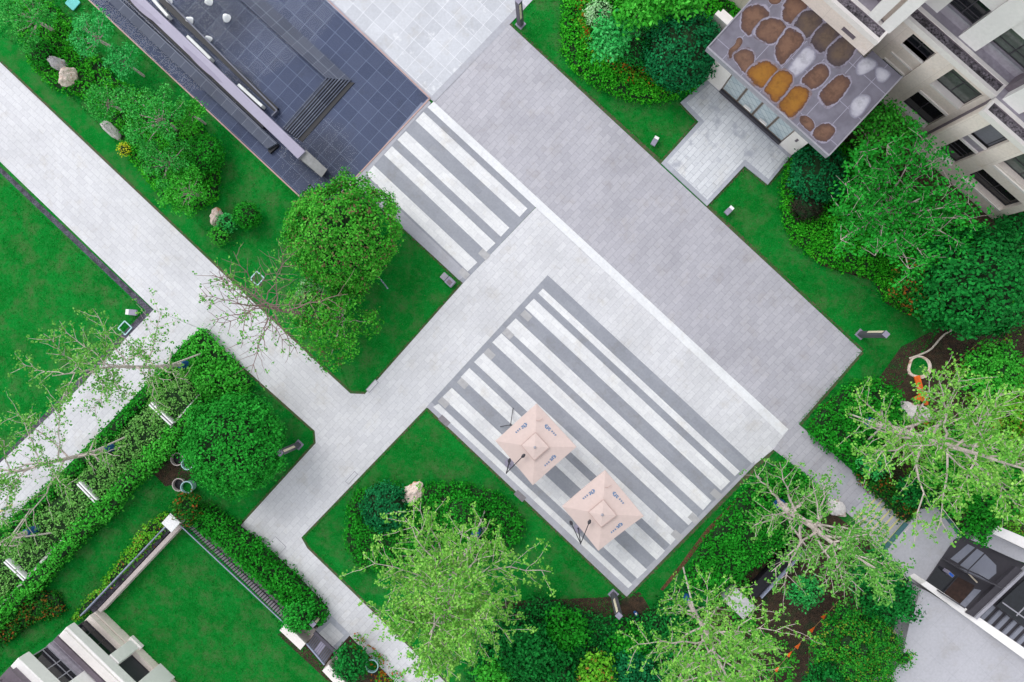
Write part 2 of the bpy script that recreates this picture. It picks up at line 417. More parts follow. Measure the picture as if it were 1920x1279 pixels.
def leaf_quads(c, n, size, aspect=0.6, jit=0.55):
    """one folded rhombic leaf per centre"""
    N = len(c)
    n = unit(n + rng.normal(0, jit, (N, 3)))
    r = rng.normal(0, 1, (N, 3)); u = unit(np.cross(n, r)); w = np.cross(n, u)
    s = size * rng.uniform(0.65, 1.35, (N, 1))
    b = c - u * s * 0.5; t = c + u * s * 0.5
    l = c + w * s * aspect * 0.5 + n * s * 0.12; q = c - w * s * aspect * 0.5 + n * s * 0.12
    V = np.stack([b, l, t, q], 1).reshape(-1, 3)
    return V, np.arange(N * 4).reshape(N, 4), 0
def sprays(cent, nrm, per, spread, size, up=0.35, jit=0.55, aspect=0.6):
    """clusters of leaves round each centre"""
    K = len(cent)
    c = np.repeat(cent, per, 0) + rng.normal(0, spread, (K * per, 3)) * np.array([1, 1, 0.7])
    n = np.repeat(nrm, per, 0) + np.array([0, 0, up])
    return leaf_quads(c, n, size, aspect, jit)
def ico(c, rx, ry, rz, bump=0.12, seed=0, sub=3, mi=1):
    bm = bmesh.new(); bmesh.ops.create_icosphere(bm, subdivisions=sub, radius=1)
    V = []
    for v in bm.verts:
        k = 1 + bump * noise.noise(v.co * 2.2 + Vector((seed, seed * 0.7, 0)))
        V.append((c[0] + v.co.x * rx * k, c[1] + v.co.y * ry * k, c[2] + v.co.z * rz * k))
    Fs = np.array([[v.index for v in f.verts] for f in bm.faces]); bm.free()
    return np.array(V), Fs, mi
def shell(c, r, rz, dens, bump=0.10, seed=0.0, zmin=-0.55, freq=2.0):
    """scattered twig centres and outward normals on a bumpy ellipsoid"""
    n = max(12, int(dens * 4 * math.pi * r * r))
    d = unit(rng.normal(0, 1, (n, 3))); d = d[d[:, 2] > zmin]
    k = np.array([1 + bump * (noise.noise(Vector(x) * freq + Vector((seed, 1.7 * seed, 3.1))) + 0.5 * noise.noise(Vector(x) * freq * 2.7 + Vector((seed, 0, 0)))) for x in d])
    k = k * rng.uniform(0.90, 1.03, len(d))
    pos = np.array(c) + d * k[:, None] * np.array([r, r, rz])
    return pos, d * np.array([1, 1, r / max(rz, 1e-3)])
def ball(name, label, cat, px, py, rpx, zc, leaf, ht=1.0, size=0.15, dens=17, per=8, bump=0.10, group=None, trunk=True):
    """clipped, dense crown of picture radius rpx whose centre stands at height zc"""
    c = P(px, py, zc); r = rpx * (CAM_H - zc) / FPX * 0.97
    rz = min(r * ht, zc * 1.0 if not trunk else r * ht)
    root = thing(name, label, cat, (c.x, c.y, 0), group)
    sd_ = random.uniform(0, 90)
    p, n = shell(c, r, rz, dens, bump, sd_)
    k_ = 0.86 if bump < 0.13 else 0.92 - 1.0 * bump
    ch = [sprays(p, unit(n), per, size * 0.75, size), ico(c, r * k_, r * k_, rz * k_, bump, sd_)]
    np_mesh("crown" if trunk else "foliage", ch, [LM[leaf], M["core"]], root)
    mb = MB(); mb.tube([(c.x, c.y, 0), (c.x + 0.02, c.y, zc * 0.5), (c.x, c.y, zc)], [0.03 + r * 0.035, 0.03 + r * 0.03, 0.02 + r * 0.02], 8)
    mb.build("trunk" if trunk else "stem", M["bark_dk"], root)
    return root
def limb(mb, a, b, r0, r1, sag=0.15, n=5, k=5):
    a = Vector(a); b = Vector(b); L = (b - a).length
    o = Vector((random.uniform(-1, 1), random.uniform(-1, 1), random.uniform(0, 1))) * L * sag
    pts = []
    for i in range(n + 1):
        t = i / n
        w = Vector((random.uniform(-1, 1), random.uniform(-1, 1), random.uniform(-1, 1))) * L * 0.03 * (0 < i < n)
        pts.append(a.lerp(b, t) + o * (t * (1 - t)) + w)
    mb.tube(pts, [r0 + (r1 - r0) * i / n for i in range(n + 1)], k, cap=False)
    return pts
def bushy(name, label, cat, px, py, rpx, zc, leaf, lobes=9, size=0.2, per=8, dens=11, flat=0.6, lr=0.42, bark="bark_dk", core=True, group=None, base=None, spread=0.62, h=None, lob_z=0.55, fill=0.5):
    """open crown made of separate leafy lobes on limbs"""
    c = P(px, py, zc); R = rpx * (CAM_H - zc) / FPX
    bx = P(*base) if base else Vector((c.x, c.y, 0))
    root = thing(name, label, cat, (bx.x, bx.y, 0), group)
    mb = MB()
    fork = Vector((bx.x, bx.y, 0)).lerp(Vector((c.x, c.y, zc)), 0.45)
    fork.z = max(0.3, zc - R * 0.7)
    mb.tube([(bx.x, bx.y, 0), fork * 0.5 + Vector((bx.x, bx.y, 0)) * 0.5 + Vector((0.04, 0.03, 0)), fork], [0.04 + R * 0.045, 0.035 + R * 0.04, 0.03 + R * 0.03], 8)
    ch = []
    for i in range(lobes):
        an = i * 2.399 + random.uniform(-0.3, 0.3); rr = R * spread * math.sqrt((i + 0.35) / lobes) * random.uniform(0.85, 1.15)
        lz = zc + R * lob_z * (0.5 - (rr / R)) * random.uniform(0.3, 1.2) + random.uniform(-0.15, 0.15) * R
        q = Vector((c.x + rr * math.cos(an), c.y + rr * math.sin(an), max(lz, 0.35)))
        r = R * lr * random.uniform(0.75, 1.15)
        p, n = shell(q, r, r * flat, dens, 0.28, random.uniform(0, 90), -0.35, 1.6)
        keep = rng.random(len(p)) < 0.9
        ch.append(sprays(p[keep], unit(n[keep]), per, size * 0.9, size, 0.4, 0.6))
        m2 = int(len(p) * fill)
        if m2:
            ins = np.array(q) + rng.normal(0, 0.38, (m2, 3)) * np.array([r, r, r * flat])
            ch.append(sprays(ins, np.tile([0, 0, 1.0], (m2, 1)), max(2, per // 2), size * 0.9, size, 0.4, 0.8))
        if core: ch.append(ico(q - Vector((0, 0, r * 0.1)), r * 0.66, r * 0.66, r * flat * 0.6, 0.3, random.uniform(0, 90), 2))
        limb(mb, fork, q, 0.02 + R * 0.014, 0.012, 0.12)
    np_mesh("crown", ch, [LM[leaf], M["core"]], root)
    mb.build("trunk", M[bark], root)
    return root
def in_poly(pts, poly):
    x, y = pts[:, 0], pts[:, 1]; ins = np.zeros(len(pts), bool); n = len(poly)
    for i in range(n):
        x0, y0 = poly[i]; x1, y1 = poly[(i + 1) % n]
        if y0 == y1: continue
        k = ((y0 > y) != (y1 > y)) & (x < (x1 - x0) * (y - y0) / (y1 - y0) + x0)
        ins ^= k
    return ins
def poly_dist(pts, poly):
    d = np.full(len(pts), 1e9); n = len(poly)
    for i in range(n):
        a = np.array(poly[i]); b = np.array(poly[(i + 1) % n]); ab = b - a
        t = np.clip(((pts - a) @ ab) / max(ab @ ab, 1e-9), 0, 1)
        d = np.minimum(d, np.linalg.norm(pts - (a + t[:, None] * ab), axis=1))
    return d
def hedge(name, label, cat, pxs, h, leaf, size=0.14, dens=36, per=8, rough=0.12, group=None, hole=0.0, core_in=0.12):
    """planting of height h over a bed outlined on the photo"""
    poly = [tuple(P(x, y, h * 0.85).xy) for x, y in pxs]
    A = np.array(poly); lo = A.min(0); hi = A.max(0)
    cx = A.mean(0)
    root = thing(name, label, cat, (cx[0], cx[1], 0), group)
    n = int(dens * np.prod(hi - lo))
    pt = rng.uniform(lo, hi, (n, 2)); pt = pt[in_poly(pt, poly)]
    d = poly_dist(pt, poly)
    so = random.uniform(0, 50)
    nz = np.array([noise.noise(Vector((x * 0.9 + so, y * 0.9, 0))) + 0.6 * noise.noise(Vector((x * 2.6, y * 2.6, so))) for x, y in pt])
    if hole:
        k = np.array([noise.noise(Vector((x * 0.7, y * 0.7, so + 9))) for x, y in pt]) < (0.5 - hole)
        pt, d, nz = pt[k], d[k], nz[k]
    rim = np.clip(d / 0.35, 0, 1) ** 0.6
    z = h * (0.62 + 0.38 * rim) + nz * rough + rng.normal(0, rough * 0.35, len(pt))
    up = np.tile([0, 0, 1.0], (len(pt), 1))
    ch = [sprays(np.column_stack([pt, z]), up, per, size * 0.75, size, 0.2, 0.62)]
    # leaves on the flanks
    sp = []
    for i in range(len(poly)):
        a = A[i]; b = A[(i + 1) % len(A)]; L = np.linalg.norm(b - a); k = max(2, int(L * h * dens * 0.6))
        t = rng.random(k)[:, None]; e = a + (b - a) * t
        e = e + (rng.normal(0, 0.05, e.shape)); sp.append(np.column_stack([e, rng.uniform(0.05, h * 0.8, k)]))
    sp = np.concatenate(sp); out = np.column_stack([sp[:, :2] - cx, np.full(len(sp), 0.3)])
    ch.append(sprays(sp, unit(out), per // 2, size * 0.7, size, 0.2, 0.7))
    if not hole:
        pp = [Vector((x, y, 0)) for x, y in poly]
        m = len(pp); area = sum(pp[i].x * pp[(i + 1) % m].y - pp[(i + 1) % m].x * pp[i].y for i in range(m))
        if area < 0: pp = pp[::-1]
        ins = []
        for i in range(m):
            e0 = (pp[i] - pp[i - 1]).normalized(); e1 = (pp[(i + 1) % m] - pp[i]).normalized()
            bis = Vector((-(e0.y + e1.y), e0.x + e1.x, 0))
            ins.append(pp[i] + (bis.normalized() if bis.length > 1e-6 else Vector((0, 0, 0))) * core_in)
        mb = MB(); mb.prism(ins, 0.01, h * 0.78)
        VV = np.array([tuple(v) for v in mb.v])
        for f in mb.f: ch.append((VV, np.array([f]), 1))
    np_mesh("foliage", ch, [LM[leaf], M["core"]], root)
    return root
def ginkgo(label, base, h, leaf, reach=3.0, nl=16, tufts=1.0, z0=0.25, size=0.17, bare_top=False, braces=True, r0=0.14, group="tall sparse trees held up by brace poles", name="sparse_tree", bark="bark", wrap=True, upward=0.45, per=6, lean=(0, 0)):
    b = P(*base)
    root = thing(name, label, "tree", (b.x, b.y, 0), group)
    mb = MB(); ox, oy = random.uniform(0, 9), random.uniform(0, 9)
    tp = []
    for i in range(9):
        t = i / 8
        tp.append(Vector((b.x + lean[0] * t + 0.18 * noise.noise(Vector((ox, t * 3, 0))) * t * 2, b.y + lean[1] * t + 0.18 * noise.noise(Vector((oy, t * 3, 5))) * t * 2, h * t)))
    mb.tube(tp, [r0 * (1 - 0.9 * i / 8) for i in range(9)], 8)
    C = []; 
    def tuft(p, sc=1.0): C.append((p.x, p.y, p.z, sc))
    for i in range(nl):
        t = z0 + (0.97 - z0) * (i + random.uniform(0, 0.8)) / nl
        k = min(7, int(t * 8)); fr = t * 8 - k
        a = tp[k].lerp(tp[k + 1], fr)
        an = i * 2.399 + random.uniform(-0.4, 0.4)
        L = reach * (1.15 - 0.75 * abs(t - 0.42) / 0.58) * random.uniform(0.75, 1.2)
        e = a + Vector((math.cos(an), math.sin(an), upward + random.uniform(-0.15, 0.2))) * L * 0.92
        pts = limb(mb, a, e, r0 * 0.42 * (1.1 - t) + 0.008, 0.01, 0.2, 7)
        for j in range(1, len(pts)):
            if j < 2 and random.random() < 0.5: continue
            tuft(pts[j])
            if j < len(pts) - 1:
                tuft(pts[j].lerp(pts[j + 1], 0.5))
                for side in random.sample((-1, 1), random.choice((1, 2))):
                    dv = (pts[j + 1] - pts[j]).normalized()
                    sidev = Vector((-dv.y, dv.x, 0)) * side
                    q = pts[j] + (dv * 0.6 + sidev * random.uniform(0.5, 1) + Vector((0, 0, random.uniform(-.15, .35)))).normalized() * L * random.uniform(0.2, 0.42)
                    p2 = limb(mb, pts[j], q, 0.016, 0.006, 0.15, 5, 4)
                    for w in p2[1:]: tuft(w, 0.85)
    C = np.array(C)
    cen = []
    for x, y, z, sc in C:
        if bare_top and random.random() < 0.80: continue
        m = max(1, int(round(tufts * random.uniform(0.5, 1.5))))
        for _ in range(m): cen.append((x + random.gauss(0, 0.07), y + random.gauss(0, 0.07), z + random.gauss(0, 0.07)))
    cen = np.array(cen)
    np_mesh("crown", [sprays(cen, np.tile([0, 0, 1.0], (len(cen), 1)), per, size * 0.62, size, 0.35, 0.6, 0.75)], [LM[leaf]], root)
    mb.build("trunk", M[bark], root)
    if braces:
        for q in range(3):
            an = q * 2.094 + ox
            m2 = MB(); m2.tube([(b.x + 1.35 * math.cos(an), b.y + 1.35 * math.sin(an), 0), (b.x + 0.12 * math.cos(an), b.y + 0.12 * math.sin(an), 2.2)], 0.045, 6)
            m2.build("brace_pole", M["pole"], root)
    if wrap:
        m3 = MB(); m3.tube([(b.x, b.y, 0.1), (b.x, b.y, 1.3)], [r0 + 0.07, r0 + 0.05], 10)
        m3.build("trunk_wrap", M["bluewrap"], root)
    return root
def rock(name, label, px, py, rpx, rpy, ang, z, mat, seed, group=None):
    c = P(px, py, z * 0.5)
    bm = bmesh.new(); bmesh.ops.create_icosphere(bm, subdivisions=4, radius=1)
    mb = MB(); sx = rpx * CAM_H / FPX; sy = rpy * CAM_H / FPX; vs = []
    ca, sa = math.cos(ang), math.sin(ang)
    for v in bm.verts:
        q = v.co.copy()
        k = 1 + 0.30 * noise.noise(q * 1.3 + Vector((seed, 0, 0))) + 0.16 * noise.noise(q * 3.3 + Vector((0, seed, 0))) + 0.05 * noise.noise(q * 9)
        kx = 1 + 0.2 * math.floor(noise.noise(q * 2.1 + Vector((seed, seed, 1))) * 3) / 3
        x, y = q.x * sx * k * kx, q.y * sy * k
        vs.append(Vector((c.x + x * ca - y * sa, c.y + x * sa + y * ca, max(-0.05, z * 0.35 + q.z * z * 0.65 * k))))
    fs = [[v.index for v in f.verts] for f in bm.faces]; bm.free()
    mb.add(vs, fs)
    return tag(mb.build(name, mat, None, (c.x, c.y, 0)), label, "rock", group)

# ------------------------------------------------------------------ ground, paths, plaza
g = MB(); g.add([(-400, -400, 0), (400, -400, 0), (400, 400, 0), (-400, 400, 0)], [(0, 1, 2, 3)])
tag(g.build("lawn", M["grass"]), kind="structure")

Z1, Z2, Z3, Z4 = 0.030, 0.036, 0.042, 0.048
# left walkway running down to the junction, then on to the bottom
sheet("left_path", [(-120, 0), (0, 117), (605, 690), (657, 738), (590, 808), (375, 616), (288, 580), (0, 303), (-120, 190)], Z1, M["walk2"], 0.06)
sheet("lower_left_path", [(288, 580.6), (375, 616.6), (340, 650), (232, 765), (120, 880), (0, 990), (-110, 1090), (-110, 975), (0, 868), (140, 735)], Z1 - 0.004, M["walk"], 0.06)
sheet("middle_path", [(657, 738), (684, 739), (868, 531), (1003, 391), (1015, 386), (1478, 806), (1497, 797), (1450, 843), (1413, 873), (1180, 1100), (1027, 900), (800, 764), (565, 1008), (576, 1028), (845, 1289), (750, 1289), (605, 1140), (449, 988), (592, 831), (590, 808)], Z1, M["walk"], 0.06)
sheet("plaza", [(955, 46), (1616, 659), (1496, 797), (1478, 805.5), (812, 190)], Z1, M["grey"], 0.06)
sheet("white_band", [(801.5, 201), (813, 190.5), (1478.5, 805), (1467, 817)], Z4, M["band"])
# wet paving by the pool
sheet("wet_paving", [(606, -4), (660, 47), (804, 184), (815, 192), (955, 46), (1010, -12), (1010, -60), (560, -60)], Z1, M["wet"], 0.06)
sheet("gutter", [(806, 184), (814, 192), (986, 14), (978, 4)], Z2, M["mid_border"])
sheet("wet_paving_border", [(612, 0), (620, 0), (812, 183), (806, 187)], Z2 + 0.002, M["mid_border"])
# upper striped panel
sheet("upper_panel", [(806, 196), (1008, 383), (1003, 390), (868, 531), (661, 342), (790, 192)], Z2, M["dark_stripe"])
sheet("panel_border", [(683, 331), (876, 512), (861, 525.5), (663, 340)], Z3, M["mid_border"])
sheet("pool_side_border", [(800, 201), (790, 210), (676, 338), (661, 342), (802, 185), (808, 193)], Z3, M["mid_border"])
for a in ([(794, 210), (989, 391), (974, 407), (779, 226)], [(761, 246), (955, 427), (939, 444), (745, 262)],
          [(735, 274), (929, 456), (912, 472), (720, 290)], [(701, 310), (895, 492), (877, 509), (686, 327)]):
    sheet("white_stripe", a, Z3, M["white_stripe"])
# lower striped panel
sheet("lower_panel", [(1027, 516), (1414, 873), (1175, 1119), (800, 763)], Z2, M["dark_stripe"])
sheet("panel_border", [(800, 763), (809, 754), (1176, 1101), (1415, 864), (1414, 873), (1175, 1119)], Z3, M["mid_border"])
ST = [((1018, 541), (1009, 550), (1387, 884), (1378, 893)), ((1001, 560), (984, 577), (1369, 903), (1352, 920)), ((967, 597), (949, 615), (1334, 939), (1318, 957)),
      ((940, 625), (923, 642), (1307, 968), (1291, 985)), ((906, 662), (889, 679), (1273, 1004), (1257, 1022)), ((880, 690), (864, 707), (1247, 1033), (1231, 1050)),
      ((847, 727), (829, 745), (1213, 1068), (1195, 1085)), ((822, 757), (812, 763), (1186, 1096), (1178, 1103))]
for a, b, c, d in ST:
    sheet("white_stripe", [a, c, d, b], Z3 + 0.002, M["white_stripe"])
def small_tile(cx, cy, w, l, mat, z=Z4, name="accent_tile"):
    c = P(cx, cy, z); mb = MB()
    hw, hl = w / 2, l / 2
    mb.add([c - DU * hl - MU * hw, c + DU * hl - MU * hw, c + DU * hl + MU * hw, c - DU * hl + MU * hw], [(0, 1, 2, 3)])
    return tag(mb.build(name, mat), kind="structure")
for x, y in ((987, 592), (953, 626), (918, 664), (868, 719), (832, 755), (1343, 927), (1301, 972), (1269, 1004), (908, 477), (870, 513)):
    small_tile(x, y, 0.36, 0.55, M["pale_tile"])
for x, y in ((833, 789), (975, 930)):
    small_tile(x, y, 0.32, 0.62, M["brown_tile"])

# worn soil line where the grass meets the paving
def soil_edge_mat():
    m, nt, p, L = new_mat("worn_edge_soil")
    a = mixc(nt, (0.05, 0.085, 0.025), (0.12, 0.085, 0.055), noisef(nt, 2.2, 5, 0.42, 0.62, 0.7))
    b = mixc(nt, a, (0.012, 0.12, 0.02), noisef(nt, 7, 4, 0.5, 0.62, 0.7))
    L.new(b, p.inputs["Base Color"]); p.inputs["Roughness"].default_value = 0.95
    return m
M["soil_edge"] = soil_edge_mat()
for k, ln in enumerate(([(0, 117), (605, 690), (657, 738), (684, 739), (868, 531), (663, 342)], [(955, 46), (1240, 306), (1310, 228), (1276, 192)], [(1484, 292), (1440, 346), (1396, 311), (1326, 386), (1616, 659), (1497, 797)],
        [(1450, 843), (1175, 1119), (800, 764), (565, 1008), (576, 1028), (845, 1289)], [(375, 616), (590, 808), (592, 831), (449, 988)])):
    mb = MB()
    for i in range(len(ln) - 1):
        z = 0.016 + 0.0015 * (i % 3) + 0.0004 * k; mb.bar(P(*ln[i], z), P(*ln[i + 1], z), 0.26, 0.012)
    tag(mb.build("soil_edge", M["soil_edge"]), kind="structure")

# porch forecourt
sheet("porch_kerb", [(1276, 192), (1310, 228), (1240, 306), (1326, 386), (1396, 311), (1440, 346), (1484, 292), (1330, 146)], 0.10, M["kerb_grey"], 0.12)
sheet("porch_paving", [(1287, 193), (1321, 228), (1251, 304), (1326, 375), (1397, 299), (1441, 336), (1476, 293), (1331, 157)], 0.106, M["porch_pave"])
# side path with steps at the right
sheet("side_path", [(1478, 806), (1497, 795), (1560, 848), (1600, 885), (1648, 928), (1602, 974), (1545, 925), (1505, 885), (1450, 843)], Z1 + 0.012, M["grey"], 0.06)
sheet("kerb_lip", [(1592, 879), (1604, 889), (1562, 938), (1549, 925)], Z2 + 0.016, M["mid_border"])
# dark gravel edge of the left lawn
sheet("gravel_strip", [(-60, 258), (0, 312), (288, 582), (0, 878), (-60, 932), (-60, 918), (0, 862), (272, 582), (0, 324), (-60, 272)], 0.012, M["gravel"])
# bare soil
sheet("soil_bed", [(1690, 650), (1760, 615), (1830, 600), (1960, 570), (1960, 1000), (1850, 1000), (1740, 960), (1600, 870), (1640, 720)], 0.006, M["soil"])
sheet("soil_bed", [(1330, 1130), (1480, 1010), (1560, 960), (1650, 1030), (1720, 1110), (1660, 1320), (1180, 1320), (1250, 1180)], 0.008, M["soil"])
sheet("soil_bed", [(1560, 250), (1660, 170), (1960, 430), (1960, 520), (1800, 470), (1640, 330)], 0.006, M["soil"])
sheet("soil_bed", [(285, 885), (335, 825), (372, 885), (345, 905), (310, 912)], 0.006, M["soil"])
sheet("soil_bed", [(600, 1150), (620, 1150), (770, 1300), (640, 1300), (520, 1190)], 0.010, M["soil"])
sheet("soil_bed", [(1130, 1120), (1200, 1110), (1230, 1160), (1100, 1180), (900, 1130)], 0.006, M["soil"])
sheet("mulch_edge", [(1468, 868), (1472, 872), (1395, 932), (1330, 998), (1284, 1060), (1243, 1108), (1238, 1105), (1277, 1056), (1325, 991), (1391, 925)], 0.012, M["mulch"])
sheet("mulch_edge", [(1515, 800), (1545, 758), (1600, 722), (1606, 730), (1553, 766), (1526, 812)], 0.012, M["mulch"])
sheet("mulch_edge", [(1470, 430), (1540, 498), (1640, 528), (1660, 568), (1720, 600), (1800, 615), (1800, 600), (1660, 540), (1500, 440)], 0.010, M["soil"])

# ------------------------------------------------------------------ pool
sheet("pool_basin", [(158, -8), (600, 404), (806, 184), (612, -8), (560, -60), (100, -60)], 0.008, M["pool_tile"])
mb = MB()
for a, b in (((100, -62), (600, 404)), ((600, 404), (806, 184)), ((806, 184), (540, -72))):
    mb.bar(P(*a, 0.07), P(*b, 0.07), 0.07, 0.07)
tag(mb.build("pool_kerb", M["copper"]), kind="structure")
def water_mat():
    m, nt, p, L = new_mat("pool_water")
    for n in list(nt.nodes):
        if n.type != 'OUTPUT_MATERIAL': nt.nodes.remove(n)
    out = [n for n in nt.nodes if n.type == 'OUTPUT_MATERIAL'][0]
    tr = nt.nodes.new("ShaderNodeBsdfTransparent"); tr.inputs[0].default_value = (0.86, 0.9, 1.0, 1)
    gl = nt.nodes.new("ShaderNodeBsdfGlossy"); gl.inputs["Roughness"].default_value = 0.03
    fr = nt.nodes.new("ShaderNodeFresnel"); fr.inputs["IOR"].default_value = 1.33
    mx = nt.nodes.new("ShaderNodeMixShader")
    tc = nt.nodes.new("ShaderNodeTexCoord")
    hgt = None
    for (x, y), rad in (((395, 42), 3.1), ((600, 300), 2.4), ((450, 160), 1.3)):
        c = P(x, y)
        vm = nt.nodes.new("ShaderNodeVectorMath"); vm.operation = 'DISTANCE'; vm.inputs[1].default_value = (c.x, c.y, 0.05)
        L.new(tc.outputs["Object"], vm.inputs[0])
        mr = nt.nodes.new("ShaderNodeMapRange"); mr.inputs[1].default_value = rad * 0.35; mr.inputs[2].default_value = rad; mr.inputs[3].default_value = 1; mr.inputs[4].default_value = 0
        L.new(vm.outputs["Value"], mr.inputs[0])
        if hgt is None: hgt = mr.outputs[0]
        else:
            mm = nt.nodes.new("ShaderNodeMath"); mm.operation = 'MAXIMUM'; L.new(hgt, mm.inputs[0]); L.new(mr.outputs[0], mm.inputs[1]); hgt = mm.outputs[0]
    mul = nt.nodes.new("ShaderNodeMath"); mul.operation = 'MULTIPLY'
    L.new(noisef(nt, 6.0, 4, 0.2, 0.8, 0.6), mul.inputs[0]); L.new(hgt, mul.inputs[1])
    bp = nt.nodes.new("ShaderNodeBump"); bp.inputs["Strength"].default_value = 1.0; bp.inputs["Distance"].default_value = 0.07
    L.new(mul.outputs[0], bp.inputs["Height"])
    L.new(bp.outputs[0], gl.inputs["Normal"]); L.new(bp.outputs[0], fr.inputs["Normal"])
    sheen = nt.nodes.new("ShaderNodeMath"); sheen.operation = 'MULTIPLY_ADD'; sheen.inputs[1].default_value = 0.9; sheen.inputs[2].default_value = 0.25
    L.new(hgt, sheen.inputs[0])
    fm = nt.nodes.new("ShaderNodeMath"); fm.operation = 'MULTIPLY'; L.new(fr.outputs[0], fm.inputs[0]); L.new(sheen.outputs[0], fm.inputs[1])
    L.new(fm.outputs[0], mx.inputs[0]); L.new(tr.outputs[0], mx.inputs[1]); L.new(gl.outputs[0], mx.inputs[2])
    L.new(mx.outputs[0], out.inputs[0])
    return m
M["water"] = water_mat()
sheet("pool_water", [(159, -8), (600, 402), (805, 184), (611, -8), (560, -58), (102, -58)], 0.05, M["water"])

# stepped cascade (L-shaped in plan)
casc = thing("water_cascade", "dark stepped cascade bent in an L in the middle of the black tiled pool", "cascade", P(613, 150))
IN = [P(533, 243), P(614, 150), P(420, -28)]; OUT = [P(562, 262), P(661, 152), P(468, -28)]
mb = MB(); mb.prism([Vector((p.x, p.y, 0)) for p in (IN[0], IN[1], OUT[1] + DU * 0.16, OUT[0] + DU * 0.2)], 0.009, 0.055)
mb.build("dark_base", M["black"], casc)
NS = 8
for i in range(NS):
    f0 = i / NS; f1 = (i + 0.50) / NS; z = 0.30 - 0.028 * i
    a = [IN[k].lerp(OUT[k], f0) for k in range(3)]; b = [IN[k].lerp(OUT[k], f1) for k in range(3)]
    mb = MB(); mb.prism([a[0], a[1], b[1], b[0]], z - 0.06, z)
    mb.build("step", M["pool_tile"], casc)
    b = [IN[k].lerp(OUT[k], (i + 0.86) / NS) for k in range(3)]
    mb = MB(); mb.prism([a[1], a[2], b[2], b[1]], 0.02, z - 0.002)
    mb.build("side_step", M["pool_tile"], casc)

# long sculptural wall through the pool
wall = thing("pool_bench_wall", "long lilac stone slab running diagonally through the dark pool", "pool wall", P(400, 140))
zt = 0.75
mb = MB(); mb.prism([P(222, -22, zt), P(250, -22, zt), P(572, 284, zt), P(558, 298, zt), P(530, 270, zt)], 0.02, zt); mb.build("top_slab", M["lilac"], wall, bevel=0.015)
def lens(c0, c1, w, side):
    a = P(*c0, zt + 0.004); b = P(*c1, zt + 0.004); d = (b - a); n = Vector((-d.y, d.x, 0)).normalized()
    pts = []
    for i in range(13):
        t = i / 12; pts.append(a + d * t + n * side * w * math.sin(math.pi * t) ** 0.6)
    for i in range(11, 0, -1):
        t = i / 12; pts.append(a + d * t - n * side * w * 0.35 * math.sin(math.pi * t) ** 0.6)
    mb = MB(); mb.prism(pts, zt, zt + 0.008); mb.build("lens_inlay", M["lilac_dk"], wall)
lens((240, -8), (303, 46), 0.2, -1); lens((342, 84), (418, 156), 0.2, -1)
for a, b in (((282, -6), (314, 30)), ((350, 67), (394, 110)), ((446, 158), (491, 199))):
    mb = MB(); mb.bar(P(*a, 0.55), P(*b, 0.55), 0.16, 0.45); mb.build("glass_light", M["glass_white"], wall, bevel=0.02)
mb = MB(); mb.bar(P(300, -2, 0.2), P(518, 206, 0.2), 0.28, 0.19); mb.build("dark_channel", M["black"], wall)
mb = MB(); mb.bar(P(311, -2, 0.34), P(519, 207, 0.34), 0.07, 0.3); mb.bar(P(519, 207, 0.338), P(509, 217, 0.338), 0.07, 0.3); mb.build("channel_rim", M["slate_mid"], wall)
led = thing("pool_ledge", "raised slate tiled ledge along the left side of the lilac pool slab", "ledge", P(350, 135))
mb = MB(); mb.prism([P(188, -12, 0.35), P(214, -12, 0.35), P(520, 268, 0.35), P(501, 279, 0.35)], 0.01, 0.35); mb.build("ledge_slab", M["pool_tile"], led)
mb = MB(); mb.bar(P(222, -12, 0.37), P(489, 241, 0.37), 0.05, 0.05); mb.build("ledge_rim", M["slate_mid"], led)
mb = MB(); mb.bar(P(227, -14, 0.36), P(494, 238, 0.36), 0.13, 0.3); mb.build("dark_slot", M["black"], led)
mb = MB(); mb.bar(P(519, 271, 0.2), P(504, 285, 0.2), 0.2, 0.18); mb.build("end_notch", M["black"], led)
blk = MB(); blk.hexa([P(574, 283, 0.01), P(611, 318, 0.01), P(602, 331, 0.01), P(560, 298, 0.01)], [P(574, 281, 0.6), P(614, 318, 0.45), P(603, 333, 0.45), P(561, 296, 0.6)])
tag(blk.build("stone_block", M["conc"], None, P(585, 305), bevel=0.02), "sloping grey concrete block at the lower end of the lilac pool slab", "block")
for i, (x, y, r, lb) in enumerate(((317, 2, 0.16, "leftmost white fountain bubble at the top edge of the photo"), (391, 3, 0.2, "white fountain bubble cut by the top edge, right of the lilac slab"),
        (355, 38, 0.2, "white fountain bubble nearest the lilac pool slab on its upper stretch"), (424, 33, 0.2, "white fountain bubble farthest right, beside the dry tiles"), (391, 72, 0.16, "lowest white fountain bubble of the rippled pool area"))):
    c = P(x, y, 0.1)
    mb = MB()
    prof = [(r * 1.1, -0.06), (r * 0.95, 0.0), (r * 0.75, 0.1), (r * 0.5, 0.19), (r * 0.22, 0.24), (0.01, 0.26)]
    mb.lathe(c, prof, 14)
    for v in mb.v:
        k = 1 + 0.35 * noise.noise(v * 5.0); v.x = c.x + (v.x - c.x) * k; v.y = c.y + (v.y - c.y) * k
    tag(mb.build("fountain_bubble", M["foam"], None, (c.x, c.y, 0), smooth=True), lb, "fountain jet", "fountain bubbles in the pool")
